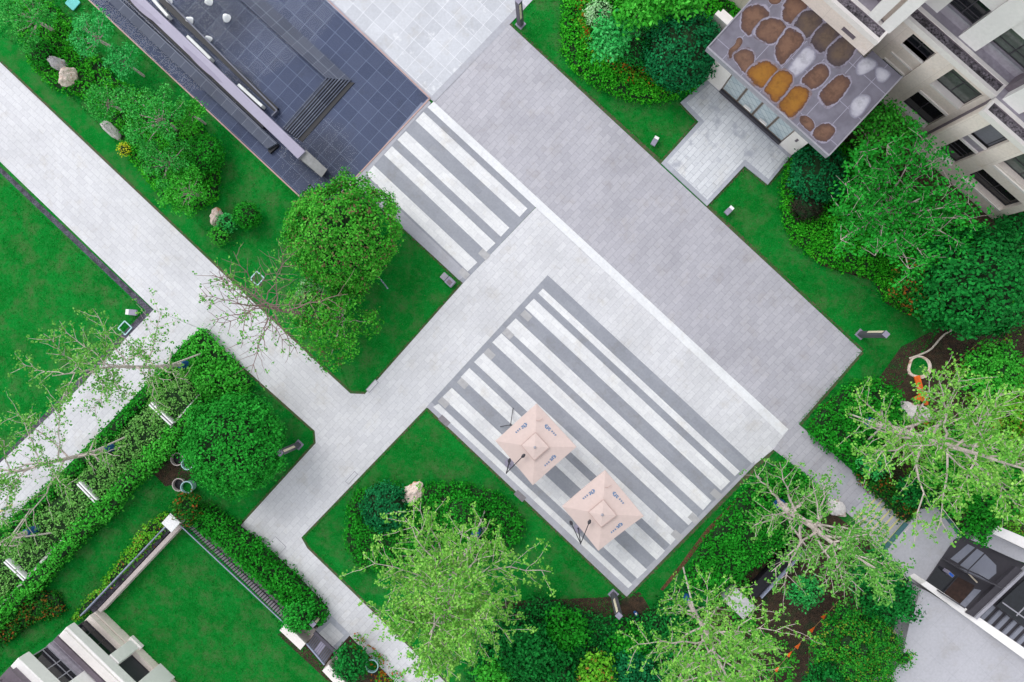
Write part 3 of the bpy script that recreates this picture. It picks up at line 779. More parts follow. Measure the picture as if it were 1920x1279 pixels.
# white pipes at the pool corner
for a, b, lb in (((641, 341), (658, 356), "white pipe with a thick end lying against the round tree at the pool corner"), ((663, 341), (653, 354), "white bent pipe at the pool corner nearest the striped paving")):
    z = 0.5
    mb = MB(); mb.tube([P(*a, z), P(*b, z)], 0.06, 8)
    r = thing("white_pipe", lb, "pipe", P(*a)); mb.build("pipe", M["white_paint"], r)
    m2 = MB(); m2.tube([P(a[0] - 2, a[1] - 5, z), P(a[0] - 3, a[1] + 3, z)] if a[0] < 650 else [P(a[0] - 6, a[1] - 3, z), P(a[0] + 2, a[1] + 2, z)], 0.11, 8); m2.build("pipe_end", M["white_paint"], r)
    m4 = MB(); m4.tube([P(a[0], a[1], 0), P(a[0], a[1], z)], 0.05, 8); m4.build("post", M["white_paint"], r)

# ------------------------------------------------------------------ bollards and garden lamps
def bollard(label, px, py, h, rot=0.0):
    c = P(px, py); root = thing("lamp_bollard", label, "bollard lamp", c, "tall lamp bollards")
    ca = Vector((math.cos(rot), math.sin(rot), 0)); cb = Vector((-math.sin(rot), math.cos(rot), 0))
    def bx(mb, w, d, z0, z1, o=Vector((0, 0, 0))):
        q = [c + o + ca * x + cb * y for x, y in ((-w, -d), (w, -d), (w, d), (-w, d))]
        mb.hexa([v + Vector((0, 0, z0)) for v in q], [v + Vector((0, 0, z1)) for v in q]); return mb
    bx(MB(), 0.21, 0.21, 0, 0.05).build("base_plate", M["bollard_cap"], root)
    bx(MB(), 0.13, 0.13, 0.05, h - 0.03).build("post", M["bollard_body"], root, bevel=0.01)
    bx(MB(), 0.135, 0.135, h - 0.03, h).build("cap", M["bollard_cap"], root)
    toc = Vector((-c.x, -c.y, 0)).normalized()
    best = max((ca, -ca, cb, -cb), key=lambda v: v.dot(toc))
    al = best.cross(Vector((0, 0, 1)))
    q = [c + best * 0.132 + al * x + Vector((0, 0, z)) for x, z in ((-0.015, h * 0.35), (0.11, h * 0.35), (0.11, h * 0.93), (-0.015, h * 0.93))]
    m = MB(); m.hexa([v - best * 0.01 for v in q], [v + best * 0.004 for v in q]); m.build("light_slot", M["cream"], root)
    return root
g45 = GRID
bollard("dark lamp bollard in the grass at the top edge beside the wet paving", 976, 46, 2.6, g45)
bollard("dark lamp bollard on the grass off the right corner of the grey plaza", 1613, 627, 2.7, g45)
bollard("dark lamp bollard below the bottom corner of the striped paving", 1150, 1114, 2.8, g45)
bollard("dark lamp bollard on the grass beside the clipped round tree at the path junction", 560, 834, 2.6, g45)
bollard("short lamp bollard in the hedge beside the garden gate", 603, 1150, 1.4, g45)
def spot(label, px, py, face, big=1.0):
    c = P(px, py); root = thing("garden_spotlight", label, "spotlight", c, "small garden spotlights")
    mb = MB(); mb.lathe(c, [(0.11 * big, 0), (0.11 * big, 0.03), (0.03, 0.04), (0.03, 0.16)], 12); mb.build("stake", M["bollard_body"], root)
    d = Vector((math.cos(face), math.sin(face), 0)); n = Vector((-d.y, d.x, 0))
    z = 0.18
    q = [c + d * x * big + n * y * big + Vector((0, 0, zz)) for x, y, zz in ((-0.22, -0.13, z), (0.12, -0.13, z), (0.12, 0.13, z), (-0.22, 0.13, z))]
    MB().hexa(q, [v + Vector((0, 0, 0.14)) for v in q]).build("housing", M["bollard_cap"], root, bevel=0.012)
    q = [c + d * x * big + n * y * big + Vector((0, 0, z + 0.02)) for x, y in ((0.125, -0.12), (0.27, -0.12), (0.27, 0.12), (0.125, 0.12))]
    MB().hexa(q, [v + Vector((0, 0, 0.13)) for v in q]).build("lens", M["white_paint"], root, bevel=0.012)
spot("white lensed spotlight in the left lawn near the gravel corner", 253, 586, math.radians(175), 1.2)
spot("small white spotlight on the grass left of the porch forecourt", 1226, 268, math.radians(60))
spot("small white spotlight on the grass below the porch forecourt", 1364, 397, math.radians(45))
c = P(838, 523); r = thing("floodlight_box", "grey box floodlight on the grass by the upper striped paving corner", "floodlight", c)
mb = MB(); mb.fbox(0, 1, 0, 1, 0, 1); mb.v = [c + DU * (v.dot(DU) * 0.45 + 0.05) + MU * (v.dot(MU) * 0.4 - 0.2) + Vector((0, 0, v.z * 0.35)) for v in mb.v]; mb.build("housing", M["bollard_cap"], r, bevel=0.02)
mb = MB(); mb.fbox(0, 1, 0, 1, 0, 1); mb.v = [c + DU * (v.dot(DU) * 0.26 + 0.14) + MU * (v.dot(MU) * 0.22 - 0.14) + Vector((0, 0, v.z * 0.01 + 0.35)) for v in mb.v]; mb.build("dark_lens", M["taupe_dk"], r)
mb = MB(); mb.fbox(0, 1, 0, 1, 0, 1); mb.v = [c + DU * (v.dot(DU) * 0.33 - 0.32) + MU * (v.dot(MU) * 0.36 - 0.18) + Vector((0, 0, v.z * 0.22)) for v in mb.v]; mb.build("gear_box", M["frame_gr"], r, bevel=0.02)

# teal frames, cover, manholes
def square_frame(name, label, cat, px, py, half, mat, z=0.06, w=0.06, fill=None, group=None):
    c = P(px, py, z); root = thing(name, label, cat, (c.x, c.y, 0), group)
    q = [c + DU * a * half + MU * b * half for a, b in ((-1, -1), (1, -1), (1, 1), (-1, 1))]
    mb = MB()
    for i in range(4): 
        dz = Vector((0, 0, 0.002 * (i % 2))); mb.bar(q[i] + dz, q[(i + 1) % 4] + dz, w, 0.05)
    mb.build("frame", mat, root)
    if fill:
        m2 = MB(); m2.add([v - Vector((0, 0, 0.004)) for v in q], [(0, 1, 2, 3)]); m2.build("lid", fill, root)
square_frame("access_frame", "pale teal square frame in the grass beside the left path", "access frame", 482, 522, 0.27, M["teal_pale"], group="teal square frames sunk in the lawns")
square_frame("access_frame", "pale teal square frame in the left lawn near the gravel corner", "access frame", 234, 615, 0.27, M["teal_pale"], group="teal square frames sunk in the lawns")
square_frame("utility_cover", "turquoise square cover in the planting at the top left edge", "cover", 136, 5, 0.28, M["teal"], 0.12, 0.06, M["teal"])
square_frame("manhole_cover", "square paved manhole cover with a thin dark outline in the lower path", "manhole", 517, 1026, 0.40, M["frame_gr"], 0.052, 0.02, M["walk"])
for x, y, lb in ((698, 724, "narrow slotted drain cover at the path edge below the round tree lawn"), (659, 896, "narrow slotted drain cover at the path edge above the rocky bed")):
    c = P(x, y, 0.045); root = thing("drain_cover", lb, "drain cover", (c.x, c.y, 0), "drain covers at the path edges")
    mb = MB(); q = [c + MU * a * 0.38 + DU * b * 0.13 for a, b in ((-1, -1), (1, -1), (1, 1), (-1, 1))]
    mb.hexa([v - Vector((0, 0, 0.04)) for v in q], q); mb.build("frame", M["frame_gr"], root)
    m2 = MB(); q = [c + MU * a * 0.35 + DU * b * 0.095 + Vector((0, 0, 0.004)) for a, b in ((-1, -1), (1, -1), (1, 1), (-1, 1))]; m2.add(q, [(3, 2, 1, 0)]) ; m2.build("stone_inset", M["walk"], root)

# ------------------------------------------------------------------ parasols
def parasol(label, cx, cy, corners):
    zc_, ze = 2.80, 2.55
    c = P(cx, cy, zc_); k = [P(x, y, ze) for x, y in corners]     # corners: top, right, bottom, left
    base = Vector((c.x, c.y, 0.05))
    root = thing("parasol", label, "parasol", (c.x, c.y, 0), "square beige parasols on the striped paving")
    mb = MB(); vs = []; fs = []
    N = 8
    for i in range(4):
        a, b = k[i], k[(i + 1) % 4]
        o = len(vs)
        for u in range(N + 1):
            for w in range(N + 1):
                e = a.lerp(b, w / N); p = c.lerp(e, u / N)
                p.z -= 0.07 * math.sin(math.pi * w / N) * (u / N) ** 1.3
                vs.append(p)
        for u in range(N):
            for w in range(N):
                fs.append((o + u * (N + 1) + w, o + (u + 1) * (N + 1) + w, o + (u + 1) * (N + 1) + w + 1, o + u * (N + 1) + w + 1))
        # valance
    mb.add(vs, fs)
    for i in range(4):
        a, b = k[i], k[(i + 1) % 4]
        prev = None
        for w in range(N):
            p0 = a.lerp(b, w / N); p1 = a.lerp(b, (w + 1) / N)
            p0.z -= 0.07 * math.sin(math.pi * w / N); p1.z -= 0.07 * math.sin(math.pi * (w + 1) / N)
            mb.add([p0, p1, p1 - Vector((0, 0, 0.14)), p0 - Vector((0, 0, 0.14))], [(0, 1, 2, 3)])
    mb.build("canopy", M["canopy"], root)
    t = [c.lerp(x, 0.34) for x in k]
    mb = MB(); top = c + Vector((0, 0, 0.13))
    for i in range(4): mb.add([top, t[i] + Vector((0, 0, 0.10)), t[(i + 1) % 4] + Vector((0, 0, 0.10))], [(0, 1, 2)])
    for i in range(4): mb.add([t[i] + Vector((0, 0, 0.10)), t[(i + 1) % 4] + Vector((0, 0, 0.10)), t[(i + 1) % 4] + Vector((0, 0, 0.02)), t[i] + Vector((0, 0, 0.02))], [(0, 1, 2, 3)], 1)
    vent = mb.build("vent_cap", [M["canopy"], M["canopy_seam"]], root)
    m2 = MB()
    for i in range(4): m2.bar(t[i] + Vector((0, 0, 0.106 + 0.001 * (i % 2))), t[(i + 1) % 4] + Vector((0, 0, 0.106 + 0.001 * (i % 2))), 0.025, 0.01)
    m2.build("seam", M["canopy_seam"], root)
    mb = MB(); mb.lathe(top, [(0.07, -0.02), (0.07, 0.03), (0.045, 0.05), (0.001, 0.06)], 10); mb.build("finial", M["frame_gr"], root)
    mb = MB(); mb.tube([(c.x, c.y, 0.1), (c.x, c.y, zc_)], 0.035, 8); mb.build("pole", M["frame_gr"], root)
    mb = MB(); q = [Vector((c.x, c.y, 0)) + DU * a * 0.4 + MU * b * 0.4 for a, b in ((-1, -1), (1, -1), (1, 1), (-1, 1))]
    mb.hexa([v + Vector((0, 0, 0.05)) for v in q], [v + Vector((0, 0, 0.16)) for v in q]); mb.build("base", M["metal_dk"], root, bevel=0.02)
    for x in k:
        mb = MB(); mb.tube([c - Vector((0, 0, 0.06)), x - Vector((0, 0, 0.06))], 0.018, 5); mb.build("rib", M["frame_gr"], root)
    # blue printed marks on three sides, one object per side
    for i in (0, 1, 3):                                # sides: top-right, bottom-right, top-left
        a, b = k[i], k[(i + 1) % 4]
        if i == 1: a, b = b, a
        if i == 3: a, b = a, b
        mb = MB()
        ex = (b - a).normalized(); mid = (a + b) / 2
        def q(u, w):       # u along the side (-1..1), w from the rim towards the top; lies just above the cloth
            wv = 0.5 + u * 0.5
            e = a.lerp(b, wv); f = 1 - w; p = c.lerp(e, f); p.z -= 0.07 * math.sin(math.pi * wv) * f ** 1.3
            return p + Vector((0, 0, 0.012))
        def dash(u0, w0, u1, w1, th=0.035):
            p0, p1 = q(u0, w0), q(u1, w1); d = p1 - p0; n = Vector((-d.y, d.x, 0)).normalized() * th / 2
            mb.add([p0 - n, p1 - n, p1 + n, p0 + n], [(0, 1, 2, 3)])
        s = -1 if i == 0 else 1
        # round emblem
        for j in range(7):
            t0, t1 = j * 0.9, j * 0.9 + 0.62
            dash(s * (0.27 + 0.10 * math.cos(t0)), 0.27 + 0.055 * math.sin(t0), s * (0.27 + 0.10 * math.cos(t1)), 0.27 + 0.055 * math.sin(t1), 0.045)
        dash(s * 0.33, 0.24, s * 0.30, 0.30, 0.04); dash(s * 0.24, 0.31, s * 0.21, 0.26, 0.04)
        dash(s * 0.14, 0.21, s * 0.10, 0.31, 0.04); dash(s * 0.10, 0.31, s * 0.05, 0.27, 0.035); dash(s * 0.11, 0.22, s * 0.05, 0.23, 0.035)
        # three block characters
        for u in (-0.06, -0.17, -0.28):
            dash(s * (u + 0.035), 0.23, s * (u - 0.035), 0.23, 0.03); dash(s * u, 0.215, s * u, 0.275, 0.03); dash(s * (u + 0.03), 0.265, s * (u - 0.03), 0.262, 0.03)
        for f in range(len(mb.f)):
            vs_ = [mb.v[x] for x in mb.f[f]]
            if (vs_[1] - vs_[0]).cross(vs_[2] - vs_[0]).z < 0: mb.f[f] = mb.f[f][::-1]
        mb.build("printed_mark", M["blue_mark"], root)
    # loose brown strap near the top corner
    mb = MB(); p0 = c.lerp(k[0], 0.62) + Vector((0, 0, 0.03)); 
    mb.tube([p0 + DU * 0.03, p0 + DU * 0.14 + MU * 0.1, p0 + DU * 0.2 + MU * 0.3], 0.014, 5); mb.build("strap", M["canopy_seam"], root)
    return root
parasol("beige square parasol with blue printing, the upper left of the two", 1003, 838, [(1006, 757), (1081, 838), (999, 910), (929, 827)])
parasol("beige square parasol with blue printing, the lower right of the two", 1129, 964, [(1135, 882), (1207, 968), (1122, 1033), (1054, 950)])
def lamp_stand(label, foot, heads):
    c = P(*foot); root = thing("lamp_stand", label, "stand", c, "black stands beside the parasols")
    mb = MB(); mb.tube([c + Vector((0, 0, 0.04)), c + Vector((0, 0, 2.75))], 0.03, 7); mb.build("pole", M["metal_dk"], root)
    mb = MB(); mb.lathe(c, [(0.24, 0.045), (0.24, 0.09), (0.05, 0.11)], 16); mb.build("foot", M["bollard_cap"], root)
    for h in heads:
        e = P(*h, 2.95)
        mb = MB(); mb.tube([c + Vector((0, 0, 2.7)), e], 0.022, 6); arm = mb.build("arm", M["metal_dk"], root)
        m2 = MB(); d = (e - (c + Vector((0, 0, 2.7)))).normalized() * 0.1; m2.tube([e - d, e, e + d * 1.2], [0.05, 0.09, 0.05], 8); m2.build("lamp_head", M["metal_dk"], root)
lamp_stand("black two armed stand poking over the upper left parasol", (955, 868), [(955, 864), (981, 855)])
lamp_stand("black two armed stand poking over the lower right parasol", (1084, 990), [(1071, 981), (1105, 979)])
c = P(958, 795); tp = thing("tripod_base", "thin black tripod feet sticking out behind the upper left parasol", "tripod", c)
for e in ((962, 765), (938, 800), (975, 800)):
    mb = MB(); mb.tube([c + Vector((0, 0, 0.35)), P(*e, 0.06)], 0.02, 6); mb.build("leg", M["metal_dk"], tp)
mb = MB(); mb.tube([c + Vector((0, 0, 0.06)), c + Vector((0, 0, 0.7))], 0.03, 6); mb.build("column", M["metal_dk"], tp)

# ------------------------------------------------------------------ apartment building, top right
SHIFT[:] = [-0.12, -0.5, -0.33]
apt = thing("apartment_building", "beige stone apartment building with dark windows at the top right", "building", F(5, 21, 0))
def window(root, s0, s1, t, z0, z1, glass, mull=(), trans=(), frame="frame_dk", depth=0.06, side=1, name="window"):
    mb = MB(); w = 0.05
    a, b = (t - 0.03, t + 0.05) if side > 0 else (t - 0.05, t + 0.03)
    mb.fbox(s0, s1, a, b, z0, z0 + w); mb.fbox(s0, s1, a, b, z1 - w, z1)
    mb.fbox(s0, s0 + w, a, b, z0 + w, z1 - w); mb.fbox(s1 - w, s1, a, b, z0 + w, z1 - w)
    for m in mull: mb.fbox(m - w / 2, m + w / 2, a, b, z0 + w, z1 - w)
    for z in trans: mb.fbox(s0 + w, s1 - w, a + 0.005, b - 0.005, z - w / 2, z + w / 2)
    fr = mb.build(name, M[frame], root)
    m2 = MB(); m2.fbox(s0 + 0.02, s1 - 0.02, t - 0.006, t + 0.006, z0 + 0.02, z1 - 0.02)
    m2.v = [v - Vector(root.location) for v in m2.v]
    pn = m2.build("pane", M[glass], None, (0, 0, 0)); pn.parent = fr
    return fr
ZL = 6.27
BAYS = [(-7.0, 2.1, 19.4), (2.1, 7.3, 20.95), (7.3, 12.8, 20.15)]
for s0, s1, t in BAYS:
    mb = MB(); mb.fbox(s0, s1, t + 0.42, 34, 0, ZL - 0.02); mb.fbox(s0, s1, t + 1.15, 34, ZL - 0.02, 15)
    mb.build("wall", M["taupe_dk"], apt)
    # ledge with gravel trough
    mb = MB(); mb.fbox(s0, s1, t - 0.10, t + 0.06, ZL - 0.35, ZL); mb.fbox(s0, s1, t + 0.46, t + 0.62, ZL - 0.35, ZL + 0.03)
    mb.fbox(s0, s0 + 0.12, t + 0.06, t + 0.46, ZL - 0.35, ZL); mb.fbox(s1 - 0.12, s1, t + 0.06, t + 0.46, ZL - 0.35, ZL)
    mb.build("ledge", M["cream_stone"], apt)
    mb = MB(); mb.fbox(s0 + 0.12, s1 - 0.12, t + 0.06, t + 0.46, ZL - 0.3, ZL - 0.06); mb.build("gravel_trough", M["gravel2"], apt)
    mb = MB(); mb.fbox(s0, s1, t + 0.62, t + 1.2, ZL - 0.3, ZL + 0.01); mb.build("ledge_slab", M["taupe"], apt)
def pier(s0, s1, t0, t1, z0, z1, mat="beige"):
    mb = MB(); mb.fbox(s0, s1, t0, t1, z0, z1); mb.build("pier", M[mat], apt)
def spandrel(s0, s1, t, z0, z1, mat="beige", t1=0.44):
    mb = MB(); mb.fbox(s0, s1, t, t + t1, z0, z1); mb.build("spandrel", M[mat], apt)
t0, t1_, t2 = 19.4, 20.95, 20.15
# bay behind the porch
pier(-7.0, 2.1, t0, t0 + 0.42, 0, ZL - 0.352)
mb = MB(); mb.fbox(0.55, 1.25, t0 - 0.03, t0 + 0.03, 5.1, 5.35); mb.build("vent_slot", M["taupe_dk"], apt)
# bay 1
pier(2.1, 2.98, t1_, t1_ + 0.42, 0, ZL - 0.352)
pier(4.28, 5.26, t1_ - 0.06, t1_ + 0.42, 0, ZL - 0.352)
pier(7.02, 7.3, t1_, t1_ + 0.42, 0, ZL - 0.352)
for s0, s1 in ((2.98, 4.28), (5.26, 7.02)):
    spandrel(s0, s1, t1_, 5.62, ZL - 0.352); 
spandrel(2.98, 4.28, t1_ + 0.06, 2.95, 4.62); spandrel(2.98, 4.28, t1_ - 0.01, 4.5, 4.62, "cream_stone"); spandrel(2.98, 4.28, t1_ + 0.0, 3.6, 3.7, "cream_stone"); spandrel(2.98, 4.28, t1_ - 0.01, 2.95, 3.05, "cream_stone")
spandrel(2.98, 4.28, t1_, 0, 1.7)
spandrel(5.26, 7.02, t1_ + 0.04, 2.85, 3.92); spandrel(5.26, 7.02, t1_ - 0.03, 3.8, 3.93, "cream_stone"); spandrel(5.26, 7.02, t1_ - 0.02, 2.85, 3.0, "cream_stone")
spandrel(5.26, 7.02, t1_, 0, 0.9); spandrel(5.26, 7.02, t1_ - 0.03, 0.9, 1.0, "cream_stone")
window(apt, 2.98, 4.28, t1_ + 0.3, 4.62, 5.62, "win_dark", (3.63,), (), "frame_dk")
window(apt, 2.98, 4.28, t1_ + 0.3, 1.7, 2.95, "win_dark")
window(apt, 5.26, 7.02, t1_ + 0.3, 3.93, 5.62, "win_green", (6.15,), (5.0,))
window(apt, 5.26, 7.02, t1_ + 0.3, 1.0, 2.85, "win_dark", (6.1,))
# bay 2
pier(7.3, 8.05, t2, t2 + 0.42, 0, ZL - 0.352); pier(9.15, 9.95, t2, t2 + 0.42, 0, ZL - 0.352); pier(12.4, 12.8, t2, t2 + 0.42, 0, ZL - 0.352)
for s0, s1 in ((8.05, 9.15), (9.95, 12.4)):
    spandrel(s0, s1, t2, 5.75, ZL - 0.352)
spandrel(8.05, 9.15, t2 + 0.2, 3.3, 4.05, "taupe"); spandrel(8.05, 9.15, t2 + 0.12, 3.3, 3.42, "cream_stone"); spandrel(8.05, 9.15, t2 + 0.12, 3.93, 4.05, "cream_stone"); spandrel(8.05, 9.15, t2, 0, 1.4); spandrel(8.05, 9.15, t2 - 0.03, 1.4, 1.5, "cream_stone")
spandrel(9.95, 12.4, t2, 3.0, 4.0); spandrel(9.95, 12.4, t2 - 0.04, 3.7, 3.85, "cream_stone"); spandrel(9.95, 12.4, t2, 0, 1.5); spandrel(9.95, 12.4, t2 - 0.05, 1.3, 1.45, "cream_stone")
window(apt, 8.05, 9.15, t2 + 0.3, 4.05, 5.75, "shutter")
window(apt, 8.05, 9.15, t2 + 0.3, 1.5, 3.3, "win_dark", (), (2.3, 2.6))
window(apt, 9.95, 12.4, t2 + 0.3, 4.0, 5.75, "win_green", (11.0,), (4.7,))
window(apt, 9.95, 12.4, t2 + 0.3, 1.5, 3.0, "win_dark", (11.2,), (1.9,))
# upper storeys
pier(0.95, 1.47, t0 + 0.45, t0 + 1.2, ZL, 15, "white_wall"); pier(1.66, 2.16, t0 + 0.45, t0 + 1.2, ZL, 15, "white_wall"); pier(-3, -1.2, t0 + 0.7, t0 + 1.2, ZL, 15, "white_wall")
pier(1.47, 1.66, t0 + 0.7, t0 + 1.2, ZL, 15, "beige")
pier(2.25, 3.06, t1_ + 0.85, t1_ + 1.2, ZL, 15, "white_wall"); pier(4.4, 5.36, t1_ + 0.7, t1_ + 1.2, ZL, 15, "white_wall")
pier(7.55, 8.5, t2 + 0.75, t2 + 1.2, ZL, 15, "white_wall"); pier(9.2, 10.0, t2 + 0.75, t2 + 1.2, ZL, 15, "white_wall")
for s0, s1, t, gl in ((3.06, 4.4, t1_ + 1.1, "win_dark"), (5.36, 7.3, t1_ + 1.1, "win_green"), (8.5, 9.2, t2 + 1.1, "win_dark")):
    for k in range(3):
        z = ZL + k * 2.95
        mb = MB(); mb.fbox(s0, s1, t - 0.12, t + 0.06, z, z + 0.62); mb.build("spandrel", M["taupe"], apt)
        mb = MB(); mb.fbox(s0, s1, t - 0.18, t - 0.12, z + 0.52, z + 0.62); mb.build("sill", M["frame_gr"], apt)
        window(apt, s0, s1, t - 0.02, z + 0.62, z + 2.0, gl, ((s0 + s1) / 2,), (z + 1.05,), "frame_dk")
        mb = MB(); mb.fbox(s0, s1, t - 0.22, t + 0.06, z + 2.0, z + 2.95); mb.build("spandrel", M["beige"] if k else M["white_wall"], apt)
mb = MB(); mb.fbox(-7.2, 13, 19.9, 34, 15, 15.3); mb.build("roof", M["taupe"], apt)

# ------------------------------------------------------------------ entrance porch
SHIFT[:] = [0.0, -0.19, 0.0]
por = thing("entrance_porch", "porch with a stained flat roof and glazed front before the beige building", "porch", F(0, 15.5, 0))
ZR = 4.4
def roof_mat():
    m, nt, p, L = new_mat("stained_roof")
    tc = nt.nodes.new("ShaderNodeTexCoord")
    a = mixc(nt, (0.145, 0.135, 0.17), (0.205, 0.195, 0.24), noisef(nt, 1.6, 5, 0.35, 0.65, 0.6))
    a = mixc(nt, a, (0.10, 0.085, 0.11), noisef(nt, 0.8, 5, 0.55, 0.8, 0.65))
    mp = nt.nodes.new("ShaderNodeMapping"); mp.inputs["Rotation"].default_value = (0, 0, -GRID); mp.inputs["Location"].default_value = (0.35, 0.15, 0)
    L.new(tc.outputs["Object"], mp.inputs[0])
    b = nt.nodes.new("ShaderNodeTexBrick"); b.offset = 0
    b.inputs["Color1"].default_value = (0, 0, 0, 1); b.inputs["Color2"].default_value = (0, 0, 0, 1); b.inputs["Mortar"].default_value = (1, 1, 1, 1)
    b.inputs["Scale"].default_value = 1; b.inputs["Brick Width"].default_value = 1.13; b.inputs["Row Height"].default_value = 1.55; b.inputs["Mortar Size"].default_value = 0.018; b.inputs["Mortar Smooth"].default_value = 0.6
    L.new(mp.outputs[0], b.inputs["Vector"])
    a = mixc(nt, a, (0.36, 0.34, 0.42), b.outputs["Color"])
    L.new(a, p.inputs["Base Color"]); p.inputs["Roughness"].default_value = 0.32
    return m
M["stained_roof"] = roof_mat()
mb = MB(); mb.prism([F(-3.44, 14.8, 0), F(3.85, 14.8, 0), F(3.85, 19.5, 0), F(2.1, 19.5, 0), F(2.1, 19.04, 0), F(-3.44, 19.04, 0)], ZR - 0.28, ZR); mb.build("roof", M["stained_roof"], por)
mb = MB(); mb.fbox(-3.5, 3.9, 14.72, 14.8, ZR - 0.32, ZR + 0.04); mb.fbox(3.85, 3.91, 14.8, 19.5, ZR - 0.32, ZR + 0.04); mb.fbox(-3.5, -3.44, 14.8, 19.04, ZR - 0.32, ZR + 0.04); mb.build("roof_edge", M["frame_gr"], por)
# rain stains and puddles on the roof: crops of crop-pixel outlines
def stain_mat(name, rim, edge, main, inner):
    m, nt, p, L = new_mat(name)
    at = nt.nodes.new("ShaderNodeAttribute"); at.attribute_name = "soak"
    ad = nt.nodes.new("ShaderNodeMath"); ad.operation = 'ADD'
    sc_ = nt.nodes.new("ShaderNodeMath"); sc_.operation = 'MULTIPLY_ADD'; sc_.inputs[1].default_value = 0.40; sc_.inputs[2].default_value = -0.20
    L.new(noisef(nt, 3.5, 5, 0.3, 0.7, 0.65), sc_.inputs[0])
    L.new(at.outputs["Fac"], ad.inputs[0]); L.new(sc_.outputs[0], ad.inputs[1])
    cr = nt.nodes.new("ShaderNodeValToRGB"); e = cr.color_ramp.elements
    e[0].position = 0.02; e[0].color = rgb((0.20, 0.185, 0.24)); e[1].position = 1.0; e[1].color = rgb(inner)
    for pos, c in ((0.20, rim), (0.34, rim), (0.44, edge), (0.66, main)):
        k = e.new(pos); k.color = rgb(c)
    L.new(ad.outputs[0], cr.inputs[0])
    c2 = mixc(nt, cr.outputs[0], tuple(x * 0.62 for x in main), noisef(nt, 2.2, 6, 0.5, 0.75, 0.7))
    L.new(c2, p.inputs["Base Color"]); p.inputs["Roughness"].default_value = 0.4; p.inputs["Specular IOR Level"].default_value = 0.3
    return m
M["rust_stain"] = stain_mat("rust_stain", (0.31, 0.29, 0.36), (0.085, 0.05, 0.05), (0.125, 0.068, 0.050), (0.19, 0.105, 0.07))
M["ochre_stain"] = stain_mat("ochre_stain", (0.24, 0.20, 0.23), (0.10, 0.045, 0.03), (0.23, 0.095, 0.018), (0.30, 0.135, 0.02))
M["moss_stain"] = stain_mat("moss_stain", (0.26, 0.24, 0.30), (0.055, 0.04, 0.048), (0.085, 0.062, 0.06), (0.13, 0.09, 0.065))
M["white_stain"] = stain_mat("white_stain", (0.24, 0.23, 0.29), (0.33, 0.32, 0.38), (0.42, 0.41, 0.47), (0.50, 0.49, 0.54))
NST = [0]
def stain(crop, mat, rim=1.09):
    pts = [(1320 + x / 6.393, y / 6.393) for x, y in crop]
    sm = pts
    for _ in range(2):                                   # Chaikin rounding
        q = []
        for i in range(len(sm)):
            a, b = sm[i], sm[(i + 1) % len(sm)]
            q += [(a[0] * .75 + b[0] * .25, a[1] * .75 + b[1] * .25), (a[0] * .25 + b[0] * .75, a[1] * .25 + b[1] * .75)]
        sm = q
    cx = sum(p[0] for p in sm) / len(sm); cy = sum(p[1] for p in sm) / len(sm)
    NST[0] += 1; z = ZR + 0.004 + 0.0006 * NST[0]
    rings = [(1.30, 0.0), (1.18, 0.28), (1.09, 0.45), (0.92, 0.66), (0.5, 0.9)]
    vs = []; at = []; fs = []; n = len(sm)
    for r_, k_ in rings:
        for i, (x, y) in enumerate(sm):
            w = 1 + 0.05 * noise.noise(Vector((x * 0.15, y * 0.15, r_ * 3)))
            vs.append(P(cx + (x - cx) * r_ * w, cy + (y - cy) * r_ * w, z)); at.append(k_)
    vs.append(P(cx, cy, z)); at.append(1.0)
    for q in range(len(rings) - 1):
        for i in range(n): fs.append((q * n + i, (q + 1) * n + i, (q + 1) * n + (i + 1) % n, q * n + (i + 1) % n))
    for i in range(n): fs.append(((len(rings) - 1) * n + i, len(vs) - 1, (len(rings) - 1) * n + (i + 1) % n))
    a, b, c = vs[fs[0][0]], vs[fs[0][1]], vs[fs[0][2]]
    if (b - a).cross(c - a).z < 0: fs = [f[::-1] for f in fs]
    mb = MB(); mb.add(vs, fs)
    o = mb.build("rain_stain", M[mat], por)
    o.data.attributes.new("soak", 'FLOAT', 'POINT').data.foreach_set("value", at)
stain([(480, 140), (560, 80), (680, 70), (750, 130), (750, 230), (570, 415), (500, 370), (450, 290)], "rust_stain")
stain([(720, 250), (830, 225), (960, 280), (975, 350), (900, 480), (800, 520), (700, 470), (600, 400)], "rust_stain")
stain([(1010, -30), (1240, -30), (1240, 70), (1150, 180), (1050, 300), (960, 220), (945, 130)], "rust_stain")
stain([(780, -30), (940, -30), (900, 40), (840, 55), (790, 35)], "rust_stain", 1.05)
stain([(1200, 150), (1290, 130), (1420, 190), (1410, 270), (1340, 380), (1240, 465), (1130, 380), (1080, 290)], "moss_stain")
stain([(1390, 340), (1500, 255), (1600, 310), (1640, 380), (1560, 500), (1440, 635), (1330, 560), (1280, 480)], "moss_stain")
stain([(1560, 520), (1690, 420), (1790, 470), (1815, 580), (1720, 720), (1620, 790), (1510, 740), (1470, 640)], "moss_stain")
stain([(990, 370), (1040, 345), (1140, 410), (1190, 500), (1080, 610), (1020, 670), (950, 765), (880, 700), (865, 580), (900, 500)], "rust_stain")
stain([(1180, 620), (1250, 580), (1310, 640), (1310, 720), (1150, 880), (1080, 890), (1010, 830)], "white_stain", 1.0)
stain([(1330, 800), (1420, 770), (1490, 840), (1480, 920), (1340, 1070), (1220, 1020), (1165, 970)], "rust_stain")
stain([(1570, 940), (1660, 920), (1735, 960), (1730, 1040), (1610, 1200), (1500, 1270), (1430, 1210), (1380, 1130)], "rust_stain")
stain([(390, 470), (430, 455), (460, 500), (430, 560), (370, 640), (310, 705), (290, 600), (380, 530)], "rust_stain", 1.06)
stain([(430, 610), (530, 590), (600, 660), (580, 800), (500, 880), (440, 800), (350, 680)], "rust_stain")
